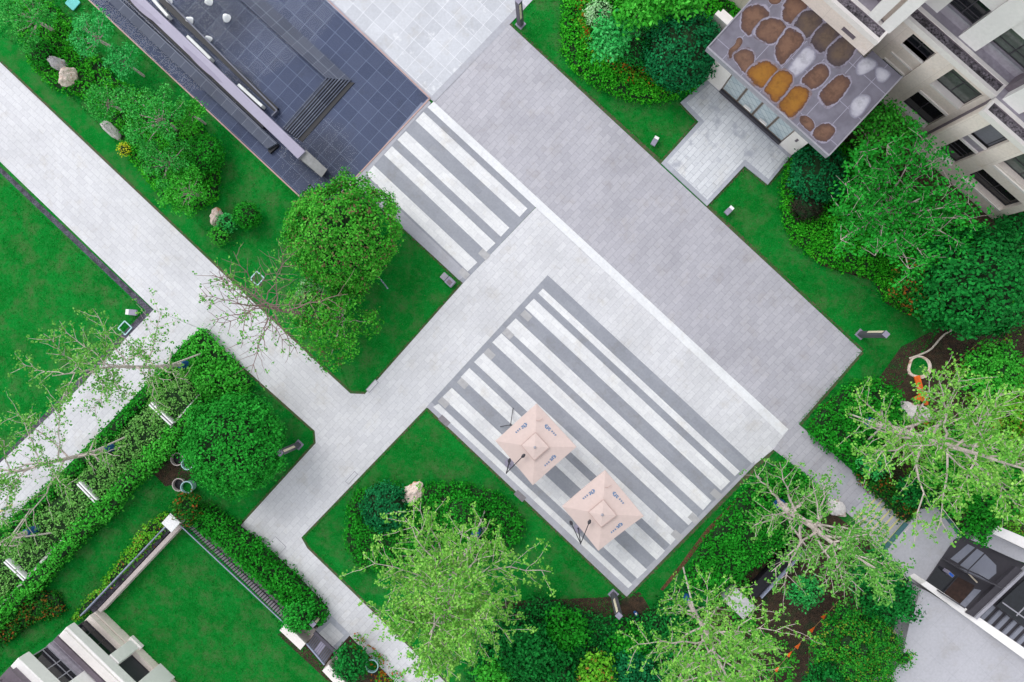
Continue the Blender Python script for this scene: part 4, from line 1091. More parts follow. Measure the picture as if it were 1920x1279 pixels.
stain([(620, 770), (760, 730), (870, 820), (840, 920), (700, 1060), (600, 980), (520, 890)], "ochre_stain")
stain([(900, 860), (980, 865), (1055, 930), (1020, 1050), (880, 1225), (790, 1130), (720, 1080), (830, 930)], "ochre_stain")
stain([(1060, 1070), (1150, 1045), (1270, 1110), (1210, 1240), (1060, 1420), (960, 1330), (890, 1270)], "ochre_stain")
stain([(1850, 760), (1940, 700), (2050, 740), (2060, 800), (1900, 890), (1840, 870)], "white_stain", 1.0)
stain([(2060, 830), (2110, 810), (2210, 860), (2230, 900), (2150, 980), (2080, 960)], "white_stain", 1.0)
stain([(1820, 1180), (1900, 1150), (1980, 1180), (1960, 1260), (1840, 1400), (1770, 1360), (1760, 1280)], "white_stain", 1.02)
stain([(1160, 1400), (1230, 1390), (1320, 1470), (1310, 1560), (1260, 1570), (1160, 1480)], "rust_stain", 1.06)
stain([(1400, 1500), (1480, 1480), (1560, 1530), (1550, 1610), (1450, 1710), (1350, 1660), (1290, 1600)], "rust_stain", 1.06)
# porch front
for s0, s1 in ((-3.0, -1.97), (2.15, 3.0)):
    mb = MB(); mb.fbox(s0, s1, 15.5, 19.0, 0, ZR - 0.3); mb.build("wall", M["cream_stone"], por)
mb = MB(); mb.fbox(-1.97, 2.15, 15.75, 19.0, 0.0, ZR - 0.32); mb.build("wall", M["taupe_dk"], por)
mb = MB(); mb.fbox(-1.97, 2.15, 15.45, 15.7, 0, 0.35); mb.build("plinth", M["frame_dk"], por)
for i in range(4):
    a = -1.97 + i * 1.03
    window(por, a + 0.01, a + 1.02, 15.6, 0.36, ZR - 0.32, "porch_glass", (), (3.2,), "bronze", name="glazed_panel")
for a in (-0.3, 0.75):
    mb = MB(); mb.fbox(a - 0.22, a + 0.22, 15.38, 15.48, 0.9, 1.0); mb.build("door_pull", M["cream_stone"], por)
mb = MB(); mb.fbox(2.5, 2.62, 15.48, 15.51, 1.6, 1.95); mb.build("plaque", M["taupe_dk"], por)
pw = MB(); pw.fbox(-4.5, -3.6, 17.0, 17.25, 0, 2.6); pw.fbox(-4.4, -3.7, 17.4, 17.6, 0, 2.3)
tag(pw.build("screen_wall", M["white_wall"], None, F(-4, 17.2, 0)), "short white screen wall in the shrubs left of the stained porch roof", "wall")

# ------------------------------------------------------------------ house, bottom left
SHIFT[:] = [-0.3, -0.88, -0.25]
hb = thing("house", "cream stone house with stepped window bands at the bottom left corner", "house", F(-4, -27, 0))
T = -26.6
def hbx(name, s0, s1, t0_, t1_, z0, z1, mat, bevel=0.0):
    mb = MB(); mb.fbox(s0, s1, t1_, t0_, z0, z1); return mb.build(name, M[mat], hb, bevel=bevel)
hbx("wall", -7.5, 4, T - 0.45, -40, 0, 2.3, "taupe_dk")
hbx("plinth", -7.5, -5.1, T, T - 0.45, 0, 0.5, "beige"); hbx("plinth", -7.5, -5.1, T - 0.08, T - 0.45, 0.5, 0.85, "cream_stone", 0.03); hbx("plinth", -7.5, -5.1, T - 0.02, T - 0.45, 0.85, 1.15, "beige"); 
hbx("pier", -5.1, -4.45, T + 0.12, T - 0.5, 0, 2.25, "white_wall", 0.02); hbx("pier_cap", -5.2, -4.35, T + 0.2, T - 0.1, 0, 0.25, "cream_stone", 0.02)
hbx("plinth", -4.45, -3.06, T, T - 0.45, 0, 0.5, "beige")
hbx("pier", -3.06, -1.95, T + 0.12, T - 0.5, 0, 2.25, "white_wall", 0.02)
hbx("plinth", -1.95, 4, T, T - 0.45, 0, 0.8, "beige")
window(hb, -7.45, -5.1, T - 0.35, 1.15, 2.25, "win_dark", (-6.75, -6.0), (1.55,), "frame_dk", side=-1)
window(hb, -4.45, -3.06, T - 0.3, 0.5, 2.25, "shutter", (), (), "frame_dk", side=-1)
window(hb, -1.95, 4, T - 0.35, 0.8, 2.25, "win_dark", (0.0, 2.0), (), "frame_dk", side=-1)
hbx("lintel_band", -7.6, 4, T + 0.06, T - 0.5, 2.28, 2.86, "white_wall", 0.04); hbx("lintel_band", -7.55, 4, T - 0.06, T - 0.5, 2.86, 2.98, "cream_stone", 0.03)
hbx("ledge", -7.62, 4, T - 0.5, T - 1.3, 2.3, 2.9, "taupe"); hbx("ledge", -7.6, 4, T - 0.55, T - 0.8, 2.9, 3.02, "taupe_dk")
hbx("wall", -7.55, 4, T - 1.25, -40, 2.9, 5.4, "taupe_dk")
T2 = T - 0.95
window(hb, -7.6, -5.4, T2 - 0.2, 3.15, 4.35, "win_dark", (-6.6, -5.9), (3.5,), "frame_gr", side=-1)
hbx("ledge", -7.62, -5.4, T2, T2 - 0.3, 2.9, 3.15, "taupe")
hbx("pier", -5.4, -4.5, T2 + 0.1, T2 - 0.4, 2.9, 4.35, "white_wall", 0.02)
window(hb, -4.5, -3.0, T2 - 0.2, 3.15, 4.35, "win_dark", (), (), "frame_gr", side=-1)
hbx("pier", -3.0, 4, T2 + 0.1, T2 - 0.4, 2.9, 4.35, "white_wall", 0.02)
hbx("lintel_band", -7.8, 4, T2 + 0.08, T2 - 0.5, 4.38, 5.1, "white_wall", 0.04)
hbx("ledge", -7.8, 4, T2 - 0.5, T2 - 1.3, 4.5, 5.15, "taupe_dk")
T3 = T2 - 0.9
hbx("wall", -7.7, 4, T3 - 0.3, -40, 5.15, 8.5, "taupe_dk"); window(hb, -7.7, -4, T3 - 0.2, 5.4, 6.7, "win_dark", (-6.5, -5.2), (), "frame_gr", side=-1)
hbx("lintel_band", -7.9, 4, T3 + 0.05, T3 - 0.5, 6.8, 7.5, "white_wall", 0.04); hbx("roof", -8, 4, T3 + 0.1, -40, 8.5, 8.8, "taupe")

SHIFT[:] = [0.0, 0.0, 0.0]
# garden wall, pillar, picket fence, gate of that house
gw = thing("garden_wall", "stone capped garden wall with a dark trough between the lawn and the house corner", "wall", P(250, 1065))
mb = MB(); mb.bar(P(338, 985, 0.5), P(186, 1146, 0.5), 0.22, 0.5); mb.build("stone_cap", M["pink_stone"], gw)
mb = MB(); mb.bar(P(322, 985, 0.3), P(172, 1146, 0.3), 0.30, 0.3); mb.build("gravel_trough", M["gravel"], gw)
mb = MB(); mb.bar(P(312, 985, 0.6), P(150, 1155, 0.6), 0.06, 0.6); mb.build("steel_edge", M["steel"], gw)
c = P(321, 980, 1.2); gp = thing("gate_pillar", "white capped stone pillar at the corner of the garden wall", "pillar", (c.x, c.y, 0))
def sq(c, h, z0, z1):
    mb = MB(); q = [Vector((c.x, c.y, 0)) + DU * a * h + MU * b * h for a, b in ((-1, -1), (1, -1), (1, 1), (-1, 1))]
    return mb.hexa([v + Vector((0, 0, z0)) for v in q], [v + Vector((0, 0, z1)) for v in q])
sq(c, 0.26, 0, 1.12).build("shaft", M["pink_stone"], gp); sq(c, 0.36, 1.12, 1.24).build("cap", M["white_paint"], gp, bevel=0.01)
fe = thing("picket_fence", "dark picket fence between the clipped hedge and the bottom left lawn", "fence", P(440, 1080))
A0, B0 = P(338, 986, 1.0), P(534, 1170, 1.0)
A0.z = B0.z = 0.0
mb = MB(); mb.bar(A0 + Vector((0, 0, 1.0)), B0 + Vector((0, 0, 1.0)), 0.05, 0.06); mb.build("top_rail", M["steel"], fe)
mb = MB(); mb.bar(A0 + Vector((0, 0, 0.2)), B0 + Vector((0, 0, 0.2)), 0.04, 0.05); mb.build("bottom_rail", M["bollard_body"], fe)
npk = 46
for i in range(npk):
    p = A0.lerp(B0, (i + 0.5) / npk)
    mb = MB(); mb.tube([p + Vector((0, 0, 0.05)), p + Vector((0, 0, 0.98))], 0.03, 4); mb.build("picket", M["bollard_body"], fe)
ax = (B0 - A0).normalized(); nx = Vector((-ax.y, ax.x, 0))
sheet("fence_bed", [(345, 980), (358, 968), (556, 1160), (542, 1172)], 0.014, M["brown_tile"])

def gate_wall(label, pts, back):
    c = P(*pts[0]); r = thing("gate_wall", label, "wall", (c.x, c.y, 0), "cream capped walls either side of the garden gate")
    mb = MB(); mb.prism([P(x, y, 1.05) for x, y in pts], 0, 0.95); mb.build("wall", M["pink_stone"], r)
    mb = MB(); mb.prism([P(x, y, 1.05) for x, y in pts], 0.95, 1.05); mb.build("cap", M["cream_stone"], r, bevel=0.01)
    mb = MB(); mb.prism([P(x, y, 0.25) for x, y in back], 0, 0.25); mb.build("back_slab", M["pink_stone"], r)
    return r
gl_ = gate_wall("cream capped wall on the upper left side of the garden gate", [(536, 1169), (573, 1207), (563, 1219), (524, 1182)], [(556, 1180), (592, 1178), (588, 1192), (574, 1205)])
mb = MB(); mb.bar(P(562, 1190, 0.28), P(573, 1200, 0.28), 0.07, 0.03); mb.build("nameplate", M["bark_dk"], gl_)
gate_wall("cream capped wall on the lower right side of the garden gate", [(616, 1247), (650, 1282), (640, 1296), (604, 1258)], [(632, 1220), (640, 1235), (632, 1250), (618, 1246)])
gt = thing("garden_gate", "dark barred metal gate between the two cream capped walls", "gate", P(598, 1212))
ga, gb = P(574, 1207, 0.9), P(608, 1247, 0.9); gc, gd = P(589, 1186, 0.9), P(627, 1222, 0.9)
mb = MB(); mb.prism([P(576, 1208), P(608, 1246), P(626, 1221), P(591, 1188)], 0.03, 0.05); mb.build("threshold", M["slate_mid"], gt)
mb = MB(); mb.bar(gc, gd, 0.16, 0.12); mb.build("lintel", M["bollard_body"], gt); mb = MB(); mb.bar(ga, gb, 0.07, 0.08); mb.build("top_rail", M["steel"], gt)
for i in range(13):
    f = (i + 0.5) / 13
    if 5 <= i <= 7: continue
    mb = MB(); mb.bar(ga.lerp(gb, f) - Vector((0, 0, 0.08)), gc.lerp(gd, f) - Vector((0, 0, 0.08)), 0.035, 0.05); mb.build("bar", M["bark_dk"], gt)
for s_ in (0.42, 0.5, 0.58):
    mb = MB(); mb.bar(ga.lerp(gb, s_) - Vector((0, 0, 0.09)), gc.lerp(gd, s_) - Vector((0, 0, 0.09)), 0.09, 0.04); mb.build("panel", M["bollard_cap"], gt)
sheet("gate_kerb", [(586, 1187), (618, 1152), (657, 1190), (628, 1222)], 0.04, M["kerb_grey"], 0.05)
sheet("gate_paving", [(597, 1188), (619, 1167), (645, 1192), (623, 1214)], 0.046, M["walk2"])
# round pot rings
def pot(label, px, py, r, mat, z=0.45, fill="soil"):
    c = P(px, py, z); root = thing("round_planter", label, "planter", (c.x, c.y, 0), "round planters sunk in the beds")
    mb = MB(); mb.lathe((c.x, c.y, 0), [(r * 0.8, 0), (r * 1.0, z), (r * 1.0, z + 0.03), (r * 0.86, z + 0.03), (r * 0.84, z - 0.18)], 28); mb.build("pot", M[mat], root, smooth=False)
    mb = MB(); mb.lathe((c.x, c.y, 0), [(r * 0.84, z - 0.16), (0.001, z - 0.14)], 28); mb.build("soil", M[fill], root)
pot("grey rimmed empty planter half under the clipped round tree, the upper left one", 332, 861, 0.36, "pink_stone", 0.3, "black")
pot("pale teal rimmed planter tucked under the edge of the clipped round tree", 351, 870, 0.33, "teal_pale", 0.5)
pot("pinkish rimmed empty planter below the clipped round tree, partly covered by the teal one", 335, 909, 0.36, "pink_stone", 0.3, "black")
pot("pale teal rimmed planter with grass inside, the lowest of the four by the round tree", 350, 914, 0.34, "teal_pale", 0.5, "grass")
pot("pale teal rimmed planter beside the lower path and garden gate", 697, 1249, 0.36, "teal_pale", 0.4, "grass")

# white divider walls across the variegated bed, and its edging
for a, b, lb in (((281, 757), (322, 796), "white twin bar divider in the pale bed, the uppermost of three"), ((146, 906), (180, 941), "white twin bar divider in the pale bed, the middle of three"), ((9, 1052), (46, 1087), "white twin bar divider in the pale bed at the left edge")):
    z = 0.85; A = P(*a, z); B = P(*b, z); r = thing("bed_divider", lb, "divider", (A.x, A.y, 0), "white bars dividing the pale bed")
    d = (B - A).normalized(); n = Vector((-d.y, d.x, 0))
    for s_ in (-1, 1):
        mb = MB(); mb.bar(A + n * 0.075 * s_, B + n * 0.075 * s_, 0.075, z); mb.build("white_bar", M["white_paint"], r)
    mb = MB(); mb.bar(A - Vector((0, 0, 0.05)), B - Vector((0, 0, 0.05)), 0.07, z - 0.05); mb.build("dark_core", M["taupe_dk"], r)
ew = thing("edging_wall", "low white stone edging wall between the pale bed and the bright hedge", "wall", P(190, 940))
pts = [(372, 738), (322, 797), (240, 885), (180, 943), (90, 1040), (46, 1088), (-20, 1160)]
for i in range(len(pts) - 1):
    mb = MB(); mb.bar(P(*pts[i], 0.5), P(*pts[i + 1], 0.5), 0.16, 0.5); mb.build("stone", M["white_wall"], ew, bevel=0.02)

# ------------------------------------------------------------------ entrance steps and pavilion, bottom right
stp = thing("stairway", "broad grey steps with yellow edge lines leading down right to the patio", "stairs", P(1640, 955))
p0, p1 = P(1592, 964), P(1638, 918); q0, q1 = P(1656, 1036), P(1702, 984)
nst = 9
for i in range(nst):
    z = 0.06 + 0.06 * i
    a0, a1 = p0.lerp(q0, i / nst), p1.lerp(q1, i / nst); b0, b1 = p0.lerp(q0, (i + 1) / nst), p1.lerp(q1, (i + 1) / nst)
    st = MB().prism([a0, a1, b1, b0], 0, z).build("step", M["roof_conc"], stp)
    if i >= 1:
        m2 = MB(); e = a0.lerp(b0, 0.10); e2 = a1.lerp(b1, 0.10); e3 = a0.lerp(b0, 0.38); e4 = a1.lerp(b1, 0.38)
        m2.prism([v - Vector(stp.location) for v in (e, e2, e4, e3)], z + 0.002, z + 0.006)
        o = m2.build("edge_line", M["yellow_line"], None, (0, 0, 0)); o.parent = st
ZP = 0.62
sheet("patio", [(1655, 1041), (1703, 985), (1725, 955), (1755, 950), (1800, 1008), (1845, 1030), (1740, 1110), (1712, 1092)], ZP, M["roof_conc"], 0.6)
sheet("drain_channel", [(1648, 1037), (1656, 1043), (1706, 984), (1697, 980)], ZP - 0.02, M["teal_dk"], 0.55)
sheet("drain_channel", [(1648, 1037), (1656, 1034), (1720, 1086), (1712, 1094)], ZP - 0.03, M["teal_dk"], 0.55)
sheet("drain_channel", [(1748, 945), (1762, 950), (1808, 1004), (1798, 1010)], ZP - 0.03, M["teal_dk"], 0.55)
pav = thing("entrance_pavilion", "dark glazed entrance with white parapets and a pale flat roof at the bottom right", "building", P(1820, 1120))
mb = MB(); mb.prism([P(x, y, 1.2) for x, y in ((1728, 1104), (1745, 1112), (1930, 1235), (1960, 1300), (1960, 1340), (1620, 1340), (1690, 1240), (1706, 1165))], 0, 1.2); mb.build("flat_roof", M["roof_conc"], pav)
mb = MB(); mb.prism([P(x, y, 1.75) for x, y in ((1727, 1096), (1737, 1090), (1965, 1245), (1965, 1268))], 0, 1.75); mb.build("parapet", M["white_wall"], pav, bevel=0.02)
mb = MB(); mb.prism([P(x, y, 1.6) for x, y in ((1868, 985), (1860, 1000), (1965, 1050), (1965, 1026))], 0, 1.6); mb.build("parapet", M["white_wall"], pav, bevel=0.02)
mb = MB(); mb.prism([P(x, y, 1.1) for x, y in ((1820, 1012), (1862, 1001), (1965, 1052), (1965, 1070), (1905, 1050), (1850, 1025))], 0, 1.1); mb.build("ramp_wall", M["roof_conc"], pav)
ZF = 0.66
mb = MB(); mb.prism([P(x, y, ZF) for x, y in ((1790, 1012), (1815, 1005), (1905, 1050), (1965, 1080), (1965, 1250), (1735, 1092))], 0.5, ZF); mb.build("floor", M["frame_dk"], pav)
mb = MB(); mb.prism([P(x, y, ZF + .01) for x, y in ((1760, 1060), (1795, 1080), (1765, 1115), (1737, 1092))], ZF + .002, ZF + .01); mb.build("floor_mat", M["win_dark"], pav)
mb = MB(); mb.prism([P(x, y, ZF + .01) for x, y in ((1797, 1082), (1828, 1098), (1800, 1136), (1767, 1116))], ZF + .002, ZF + .01); mb.build("floor_mat", M["door_brown"], pav)
for q in (((1782, 1048), (1815, 1020), (1828, 1027), (1796, 1056)), ((1800, 1060), (1832, 1029), (1845, 1037), (1815, 1068)), ((1817, 1069), (1847, 1039), (1868, 1060), (1868, 1075), (1850, 1090)), ((1793, 1140), (1827, 1104), (1840, 1107), (1804, 1146))):
    mb = MB(); mb.prism([P(x, y, ZF + .012) for x, y in q], ZF + .002, ZF + .012); mb.build("floor_tile", M["tile_lt"], pav)
for i in range(7):
    a = (1838 + i * 13.5, 1164 + i * 9.6); mb = MB(); mb.bar(P(a[0], a[1], 0.75), P(a[0] + 26, a[1] - 27, 0.75), 0.2, 0.1); mb.build("louvre", M["tile_lt"], pav)
mb = MB(); mb.bar(P(1830, 1160, 2.0), P(1935, 1060, 2.0), 0.14, 0.25); mb.build("beam", M["frame_gr"], pav)
mb = MB(); mb.prism([P(x, y, 1.9) for x, y in ((1812, 1150), (1905, 1062), (1922, 1072), (1830, 1160))], 1.7, 1.9); mb.build("canopy_slab", M["frame_dk"], pav)
mb = MB(); mb.prism([P(x, y, 1.5) for x, y in ((1868, 1136), (1935, 1075), (1965, 1100), (1965, 1165), (1918, 1172))], 1.42, 1.5); mb.build("glass_canopy", M["win_dark"], pav)
mb = MB(); mb.bar(P(1880, 1130, 1.54), P(1965, 1190, 1.54), 0.06, 0.04); mb.bar(P(1906, 1155, 1.535), P(1950, 1110, 1.535), 0.05, 0.04); mb.build("canopy_bar", M["frame_gr"], pav)
def leaf_door(a, b, z0, z1):
    mb = MB(); A = P(*a, z0); B = P(*b, z0); U = Vector((0, 0, z1 - z0))
    mb.tube([A, B], 0.035, 4); mb.tube([A + U, B + U], 0.035, 4); mb.tube([A, A + U], 0.035, 4); mb.tube([B, B + U], 0.035, 4)
    d = mb.build("door", M["frame_dk"], pav)
    m2 = MB(); m2.add([v - Vector(pav.location) for v in (A, B, B + U, A + U)], [(0, 1, 2, 3)]); g_ = m2.build("pane", M["win_dark"], None, (0, 0, 0)); g_.parent = d
    return d
d1 = leaf_door((1766, 1048), (1835, 1078), ZF + 0.05, 2.5)
leaf_door((1735, 1092), (1775, 1118), ZF + 0.05, 2.2)
mb = MB(); mb.tube([P(1814, 1073, 1.4), P(1832, 1092, 1.4)], 0.04, 8); mb.build("door_pull", M["cream"], pav)
mb = MB(); mb.tube([P(1770, 1115, 1.0), P(1792, 1135, 1.0)], 0.04, 8); mb.build("door_pull", M["cream"], pav)
iv = thing("intercom", "blue screened intercom post beside the dark entrance door", "intercom", P(1783, 1077))
c = P(1783, 1077, 1.1); q = [c + DU * a * 0.17 + MU * b * 0.08 for a, b in ((-1, -1), (1, -1), (1, 1), (-1, 1))]
MB().hexa([v - Vector((0, 0, 0.45)) for v in q], q).build("case", M["bollard_cap"], iv)
q = [c + DU * a * 0.13 + DU * 0.02 + MU * b * 0.06 + Vector((0, 0, 0.004)) for a, b in ((-1, -1), (1, -1), (1, 1), (-1, 1))]
MB().hexa([v - Vector((0, 0, 0.003)) for v in q], q).build("screen", M["screen"], iv)

# ------------------------------------------------------------------ rocks
rock("boulder", "grey and rust boulder, the upper of the touching pair in the top left bed", 109, 120, 11, 16, math.radians(70), 1.2, M["rock_grey"], 1.3)
rock("boulder", "pale pink boulder, the lower of the touching pair in the top left bed", 127, 145, 11, 20, math.radians(-35), 1.1, M["rock_pink"], 4.2)
rock("boulder", "jagged white rock among the branches of the long top left bed", 207, 243, 8, 20, math.radians(35), 1.2, M["rock_white"], 7.7)
rock("boulder", "small pink boulder with a rust edge below the long left bed", 404, 407, 11, 17, math.radians(-15), 0.6, M["rock_pink"], 2.6)
rock("boulder", "large cream and rust pointed boulder at the top of the rocky bed below the path", 772, 926, 17, 26, math.radians(-50), 0.9, M["rock_pink"], 9.1)
rock("boulder", "brown boulder under the light green tree in the rocky bed", 905, 990, 11, 14, 0.3, 0.5, M["rock_grey"], 5.5)
rock("boulder", "pale flat rock under the big sparse tree at the right edge", 1716, 775, 38, 17, math.radians(-15), 0.5, M["rock_white"], 3.4)
rock("boulder", "white rubble beside the steps at the side path", 1568, 952, 20, 13, math.radians(-35), 0.35, M["rock_white"], 8.3)

# ------------------------------------------------------------------ small loose things
def cable(name, label, cat, pts, r, mat, z=0.06, group=None):
    mb = MB(); P3 = [P(x, y, z) for x, y in pts]; sm = []
    for i in range(len(P3) - 1):
        p_1, p0_, p1_, p2 = P3[max(i - 1, 0)], P3[i], P3[i + 1], P3[min(i + 2, len(P3) - 1)]
        for j in range(6):
            t = j / 6
            sm.append(0.5 * ((2 * p0_) + (p1_ - p_1) * t + (2 * p_1 - 5 * p0_ + 4 * p1_ - p2) * t * t + (3 * p0_ - p_1 - 3 * p1_ + p2) * t ** 3))
    sm.append(P3[-1])
    mb.tube(sm, r, 6)
    c = P(*pts[0]); return tag(mb.build(name, mat, None, (c.x, c.y, 0), smooth=True), label, cat, group)
cable("hose", "pale hose curving across the soil from the bushes to a small hole", "hose", [(1830, 606), (1800, 612), (1770, 628), (1745, 655), (1722, 666), (1705, 672)], 0.05, M["cord"], 0.08)
hol = MB(); c = P(1722, 688)
ring = thing("planting_pit", "grass lined planting pit ringed with pale clay on the soil", "pit", c)
mb = MB(); mb.lathe(c, [(0.62, 0.0), (0.60, 0.10), (0.50, 0.10), (0.46, 0.02)], 20)
for v in mb.v: v.x = c.x + (v.x - c.x) * (1 + 0.22 * noise.noise(v * 1.6)); v.y = c.y + (v.y - c.y) * (1 + 0.22 * noise.noise(v * 1.6 + Vector((3, 3, 0))))
mb.build("clay_rim", M["rock_pink"], ring); mb = MB(); mb.lathe(c, [(0.50, 0.03), (0.001, 0.02)], 20); mb.build("grass_bottom", M["grass"], ring)
ob = MB(); ob.bar(P(1720, 705, 0.14), P(1730, 742, 0.14), 0.30, 0.12); 
r_ = thing("orange_sheet", "orange plastic strip lying on the soil by the planting pit", "plastic sheet", P(1725, 722)); ob.build("strip", M["orange"], r_, bevel=0.03)
ob = MB(); 
for a, b, w in (((1716, 750), (1738, 740), 0.3), ((1722, 742), (1740, 752), 0.35), ((1735, 735), (1738, 760), 0.2)): ob.bar(P(*a, 0.2 + w * 0.1), P(*b, 0.18 + w * 0.1), w, 0.1)
ob.build("crumpled_end", M["orange"], r_, bevel=0.03)
cable("hose", "orange hose crossing under the big sparse tree trunk at the right", "hose", [(1738, 790), (1744, 815), (1748, 845), (1756, 870)], 0.06, M["orange"], 0.3)
for a, b, lb in (((1775, 692), (1880, 606), "longest bamboo cane lying on the soil right of the pale hose"), ((1780, 705), (1838, 650), "short bamboo cane lying parallel below the longest cane"), ((1790, 715), (1870, 640), "lowest bamboo cane of the three on the soil")):
    mb = MB(); mb.tube([P(*a, 0.12), P(*b, 0.35)], 0.022, 5); tag(mb.build("bamboo_cane", M["bamboo"], None, P(*a)), lb, "cane", "bamboo canes on the soil")
fl = thing("warning_line", "cord hung with orange pennants across the soil at the bottom right", "warning line", P(1500, 1200))
pl = [(1570, 1128), (1550, 1152), (1528, 1175), (1500, 1205), (1485, 1222), (1460, 1250), (1440, 1279)]
mb = MB(); mb.tube([P(x, y, 0.8) for x, y in pl], 0.012, 5); mb.build("cord", M["bamboo"], fl)
for x, y in ((1550, 1150), (1528, 1175), (1501, 1206), (1485, 1221), (1462, 1249), (1443, 1276)):
    a = P(x, y, 0.82); d = (P(x - 10, y + 11, 0.82) - a).normalized(); n = Vector((-d.y, d.x, 0))
    mb = MB(); q = [a, a + d * 0.34 + n * 0.10, a + d * 0.34 - n * 0.10]
    mb.add([v + Vector((0, 0, 0.015)) for v in q] + [v - Vector((0, 0, 0.015)) for v in q], [(0, 1, 2), (5, 4, 3), (0, 3, 4, 1), (1, 4, 5, 2), (2, 5, 3, 0)]); mb.build("pennant", M["orange"], fl)
mb = MB(); c = P(1388, 1133, 1.0); q = [c + DU * a * 0.62 + MU * b * 0.42 for a, b in ((-1, -1), (1, -1), (1, 1), (-1, 1))]
ub = thing("utility_box", "pale grey utility box under the sparse tree near the bottom", "utility box", (c.x, c.y, 0))
mb.hexa([v - Vector((0, 0, 1)) for v in q], [v - Vector((0, 0, 0.06)) for v in q]); mb.build("cabinet", M["kerb_grey"], ub)
q = [c + DU * a * 0.66 + MU * b * 0.46 for a, b in ((-1, -1), (1, -1), (1, 1), (-1, 1))]; MB().hexa([v - Vector((0, 0, 0.06)) for v in q], q).build("lid", M["box_lid"], ub, bevel=0.015)
bl = thing("blue_bag", "small blue packet lying at the bed edge below the striped paving", "bag", P(1193, 1152))
mb = MB(); mb.tube([P(1189, 1146, 0.1), P(1193, 1152, 0.16), P(1198, 1159, 0.1)], [0.06, 0.12, 0.06], 8); mb.build("packet", M["bluewrap"], bl, smooth=True)
mb = MB(); mb.tube([P(1192, 1150, 0.26), P(1194, 1153, 0.26)], [0.05, 0.05], 6); mb.build("white_tag", M["white_paint"], bl)
rl = thing("retaining_wall", "dark retaining wall with a steel edge behind the hedge at lower right", "wall", P(1460, 1070))
mb = MB(); mb.bar(P(1410, 1115, 0.5), P(1500, 1020, 0.5), 0.55, 0.5); mb.build("wall", M["black"], rl); mb = MB(); mb.bar(P(1428, 1122, 0.62), P(1512, 1032, 0.62), 0.06, 0.62); mb.build("steel_edge", M["steel"], rl)
cn = thing("striped_barrier", "blue and yellow striped bar at the left edge of the lower path", "barrier", P(8, 955))
for i in range(4):
    a = P(-6 + i * 7, 963 - i * 4, 0.3); b = P(1 + i * 7, 959 - i * 4, 0.3); mb = MB(); mb.tube([a, b], 0.07, 8); mb.build("segment", M["bluewrap"] if i % 2 == 0 else M["yellow_line"], cn)
pp = thing("thin_post", "thin grey post leaning on the lawn beside the big round tree", "post", P(716, 527))
mb = MB(); mb.tube([P(708, 517, 0.1), P(727, 541, 0.9)], 0.035, 6); mb.build("post", M["steel"], pp); mb = MB(); mb.tube([P(707, 516, 0.03), P(708, 517, 0.12)], 0.08, 8); mb.build("foot", M["steel"], pp)

# ------------------------------------------------------------------ beds and hedges
hedge("ground_cover", "bright low shrubs filling the long bed between the left path and the pool", "shrub bed", [(20, 40), (48, 85), (60, 125), (100, 165), (160, 180), (205, 235), (250, 305), (305, 372), (360, 395), (405, 372), (412, 280), (370, 230), (300, 190), (220, 150), (170, 95), (140, 45), (90, 5), (20, -20)], 0.4, "bright", 0.13)
hedge("border_hedge", "bright yellow green border hedge curving round the top bed", "hedge", [(1052, 60), (1056, 95), (1080, 130), (1130, 165), (1190, 187), (1240, 187), (1300, 166), (1345, 122), (1390, 60), (1390, -30), (1062, -30)], 0.5, "bright", 0.13, 46, rough=0.06)
hedge("photinia_hedge", "green hedge with red tipped leaves inside the top bed", "hedge", [(1085, -10), (1078, 40), (1098, 85), (1140, 125), (1190, 155), (1245, 165), (1285, 148), (1270, 120), (1200, 110), (1140, 60), (1110, 0)], 0.68, "brightrust", 0.14)
hedge("border_hedge", "bright border hedge curving round the large right hand bed", "hedge", [(1478, 300), (1470, 350), (1470, 415), (1492, 452), (1540, 488), (1600, 510), (1645, 522), (1662, 560), (1720, 590), (1780, 604), (1850, 598), (1900, 570), (1900, 480), (1790, 400), (1700, 350), (1620, 270), (1560, 262)], 0.5, "bright", 0.12, 50, rough=0.06)
hedge("rocky_bed_hedge", "dense green hedge ringing the rocky bed below the path", "hedge", [(652, 955), (668, 922), (720, 907), (755, 912), (775, 935), (800, 908), (870, 908), (940, 930), (972, 965), (985, 992), (960, 1025), (900, 1055), (760, 1070), (670, 1070), (645, 1015)], 0.55, "hedge", 0.13)
hedge("path_hedge", "dark green hedge right of the side path, with the sparse tree growing in it", "hedge", [(1520, 808), (1545, 770), (1600, 722), (1650, 712), (1690, 740), (1700, 800), (1668, 850), (1650, 882), (1610, 880), (1540, 832)], 0.9, "hedge", 0.14)
hedge("slope_hedge", "dark green hedge left of the side path along the mulch line", "hedge", [(1290, 1085), (1330, 1010), (1390, 935), (1470, 865), (1510, 892), (1548, 930), (1540, 962), (1490, 1000), (1440, 1050), (1380, 1090), (1300, 1110)], 0.9, "hedge", 0.14)
hedge("long_hedge", "clipped dark green hedge between the lower path and the picket fence", "hedge", [(352, 962), (378, 950), (420, 975), (480, 1020), (550, 1085), (610, 1150), (600, 1176), (566, 1168), (487, 1095), (407, 1022), (358, 984)], 1.0, "hedge", 0.15)
hedge("corner_hedge", "green hedge clump filling the pointed corner where two left paths meet", "hedge", [(376, 617), (345, 645), (328, 682), (350, 705), (385, 748), (440, 750), (466, 718), (430, 670)], 0.7, "mid", 0.15)
hedge("strip_hedge", "narrow dark hedge strip along the lower left path", "hedge", [(338, 652), (352, 668), (240, 790), (120, 912), (0, 1030), (-60, 1085), (-60, 1045), (0, 988), (120, 880), (230, 768)], 0.7, "hedge", 0.14)
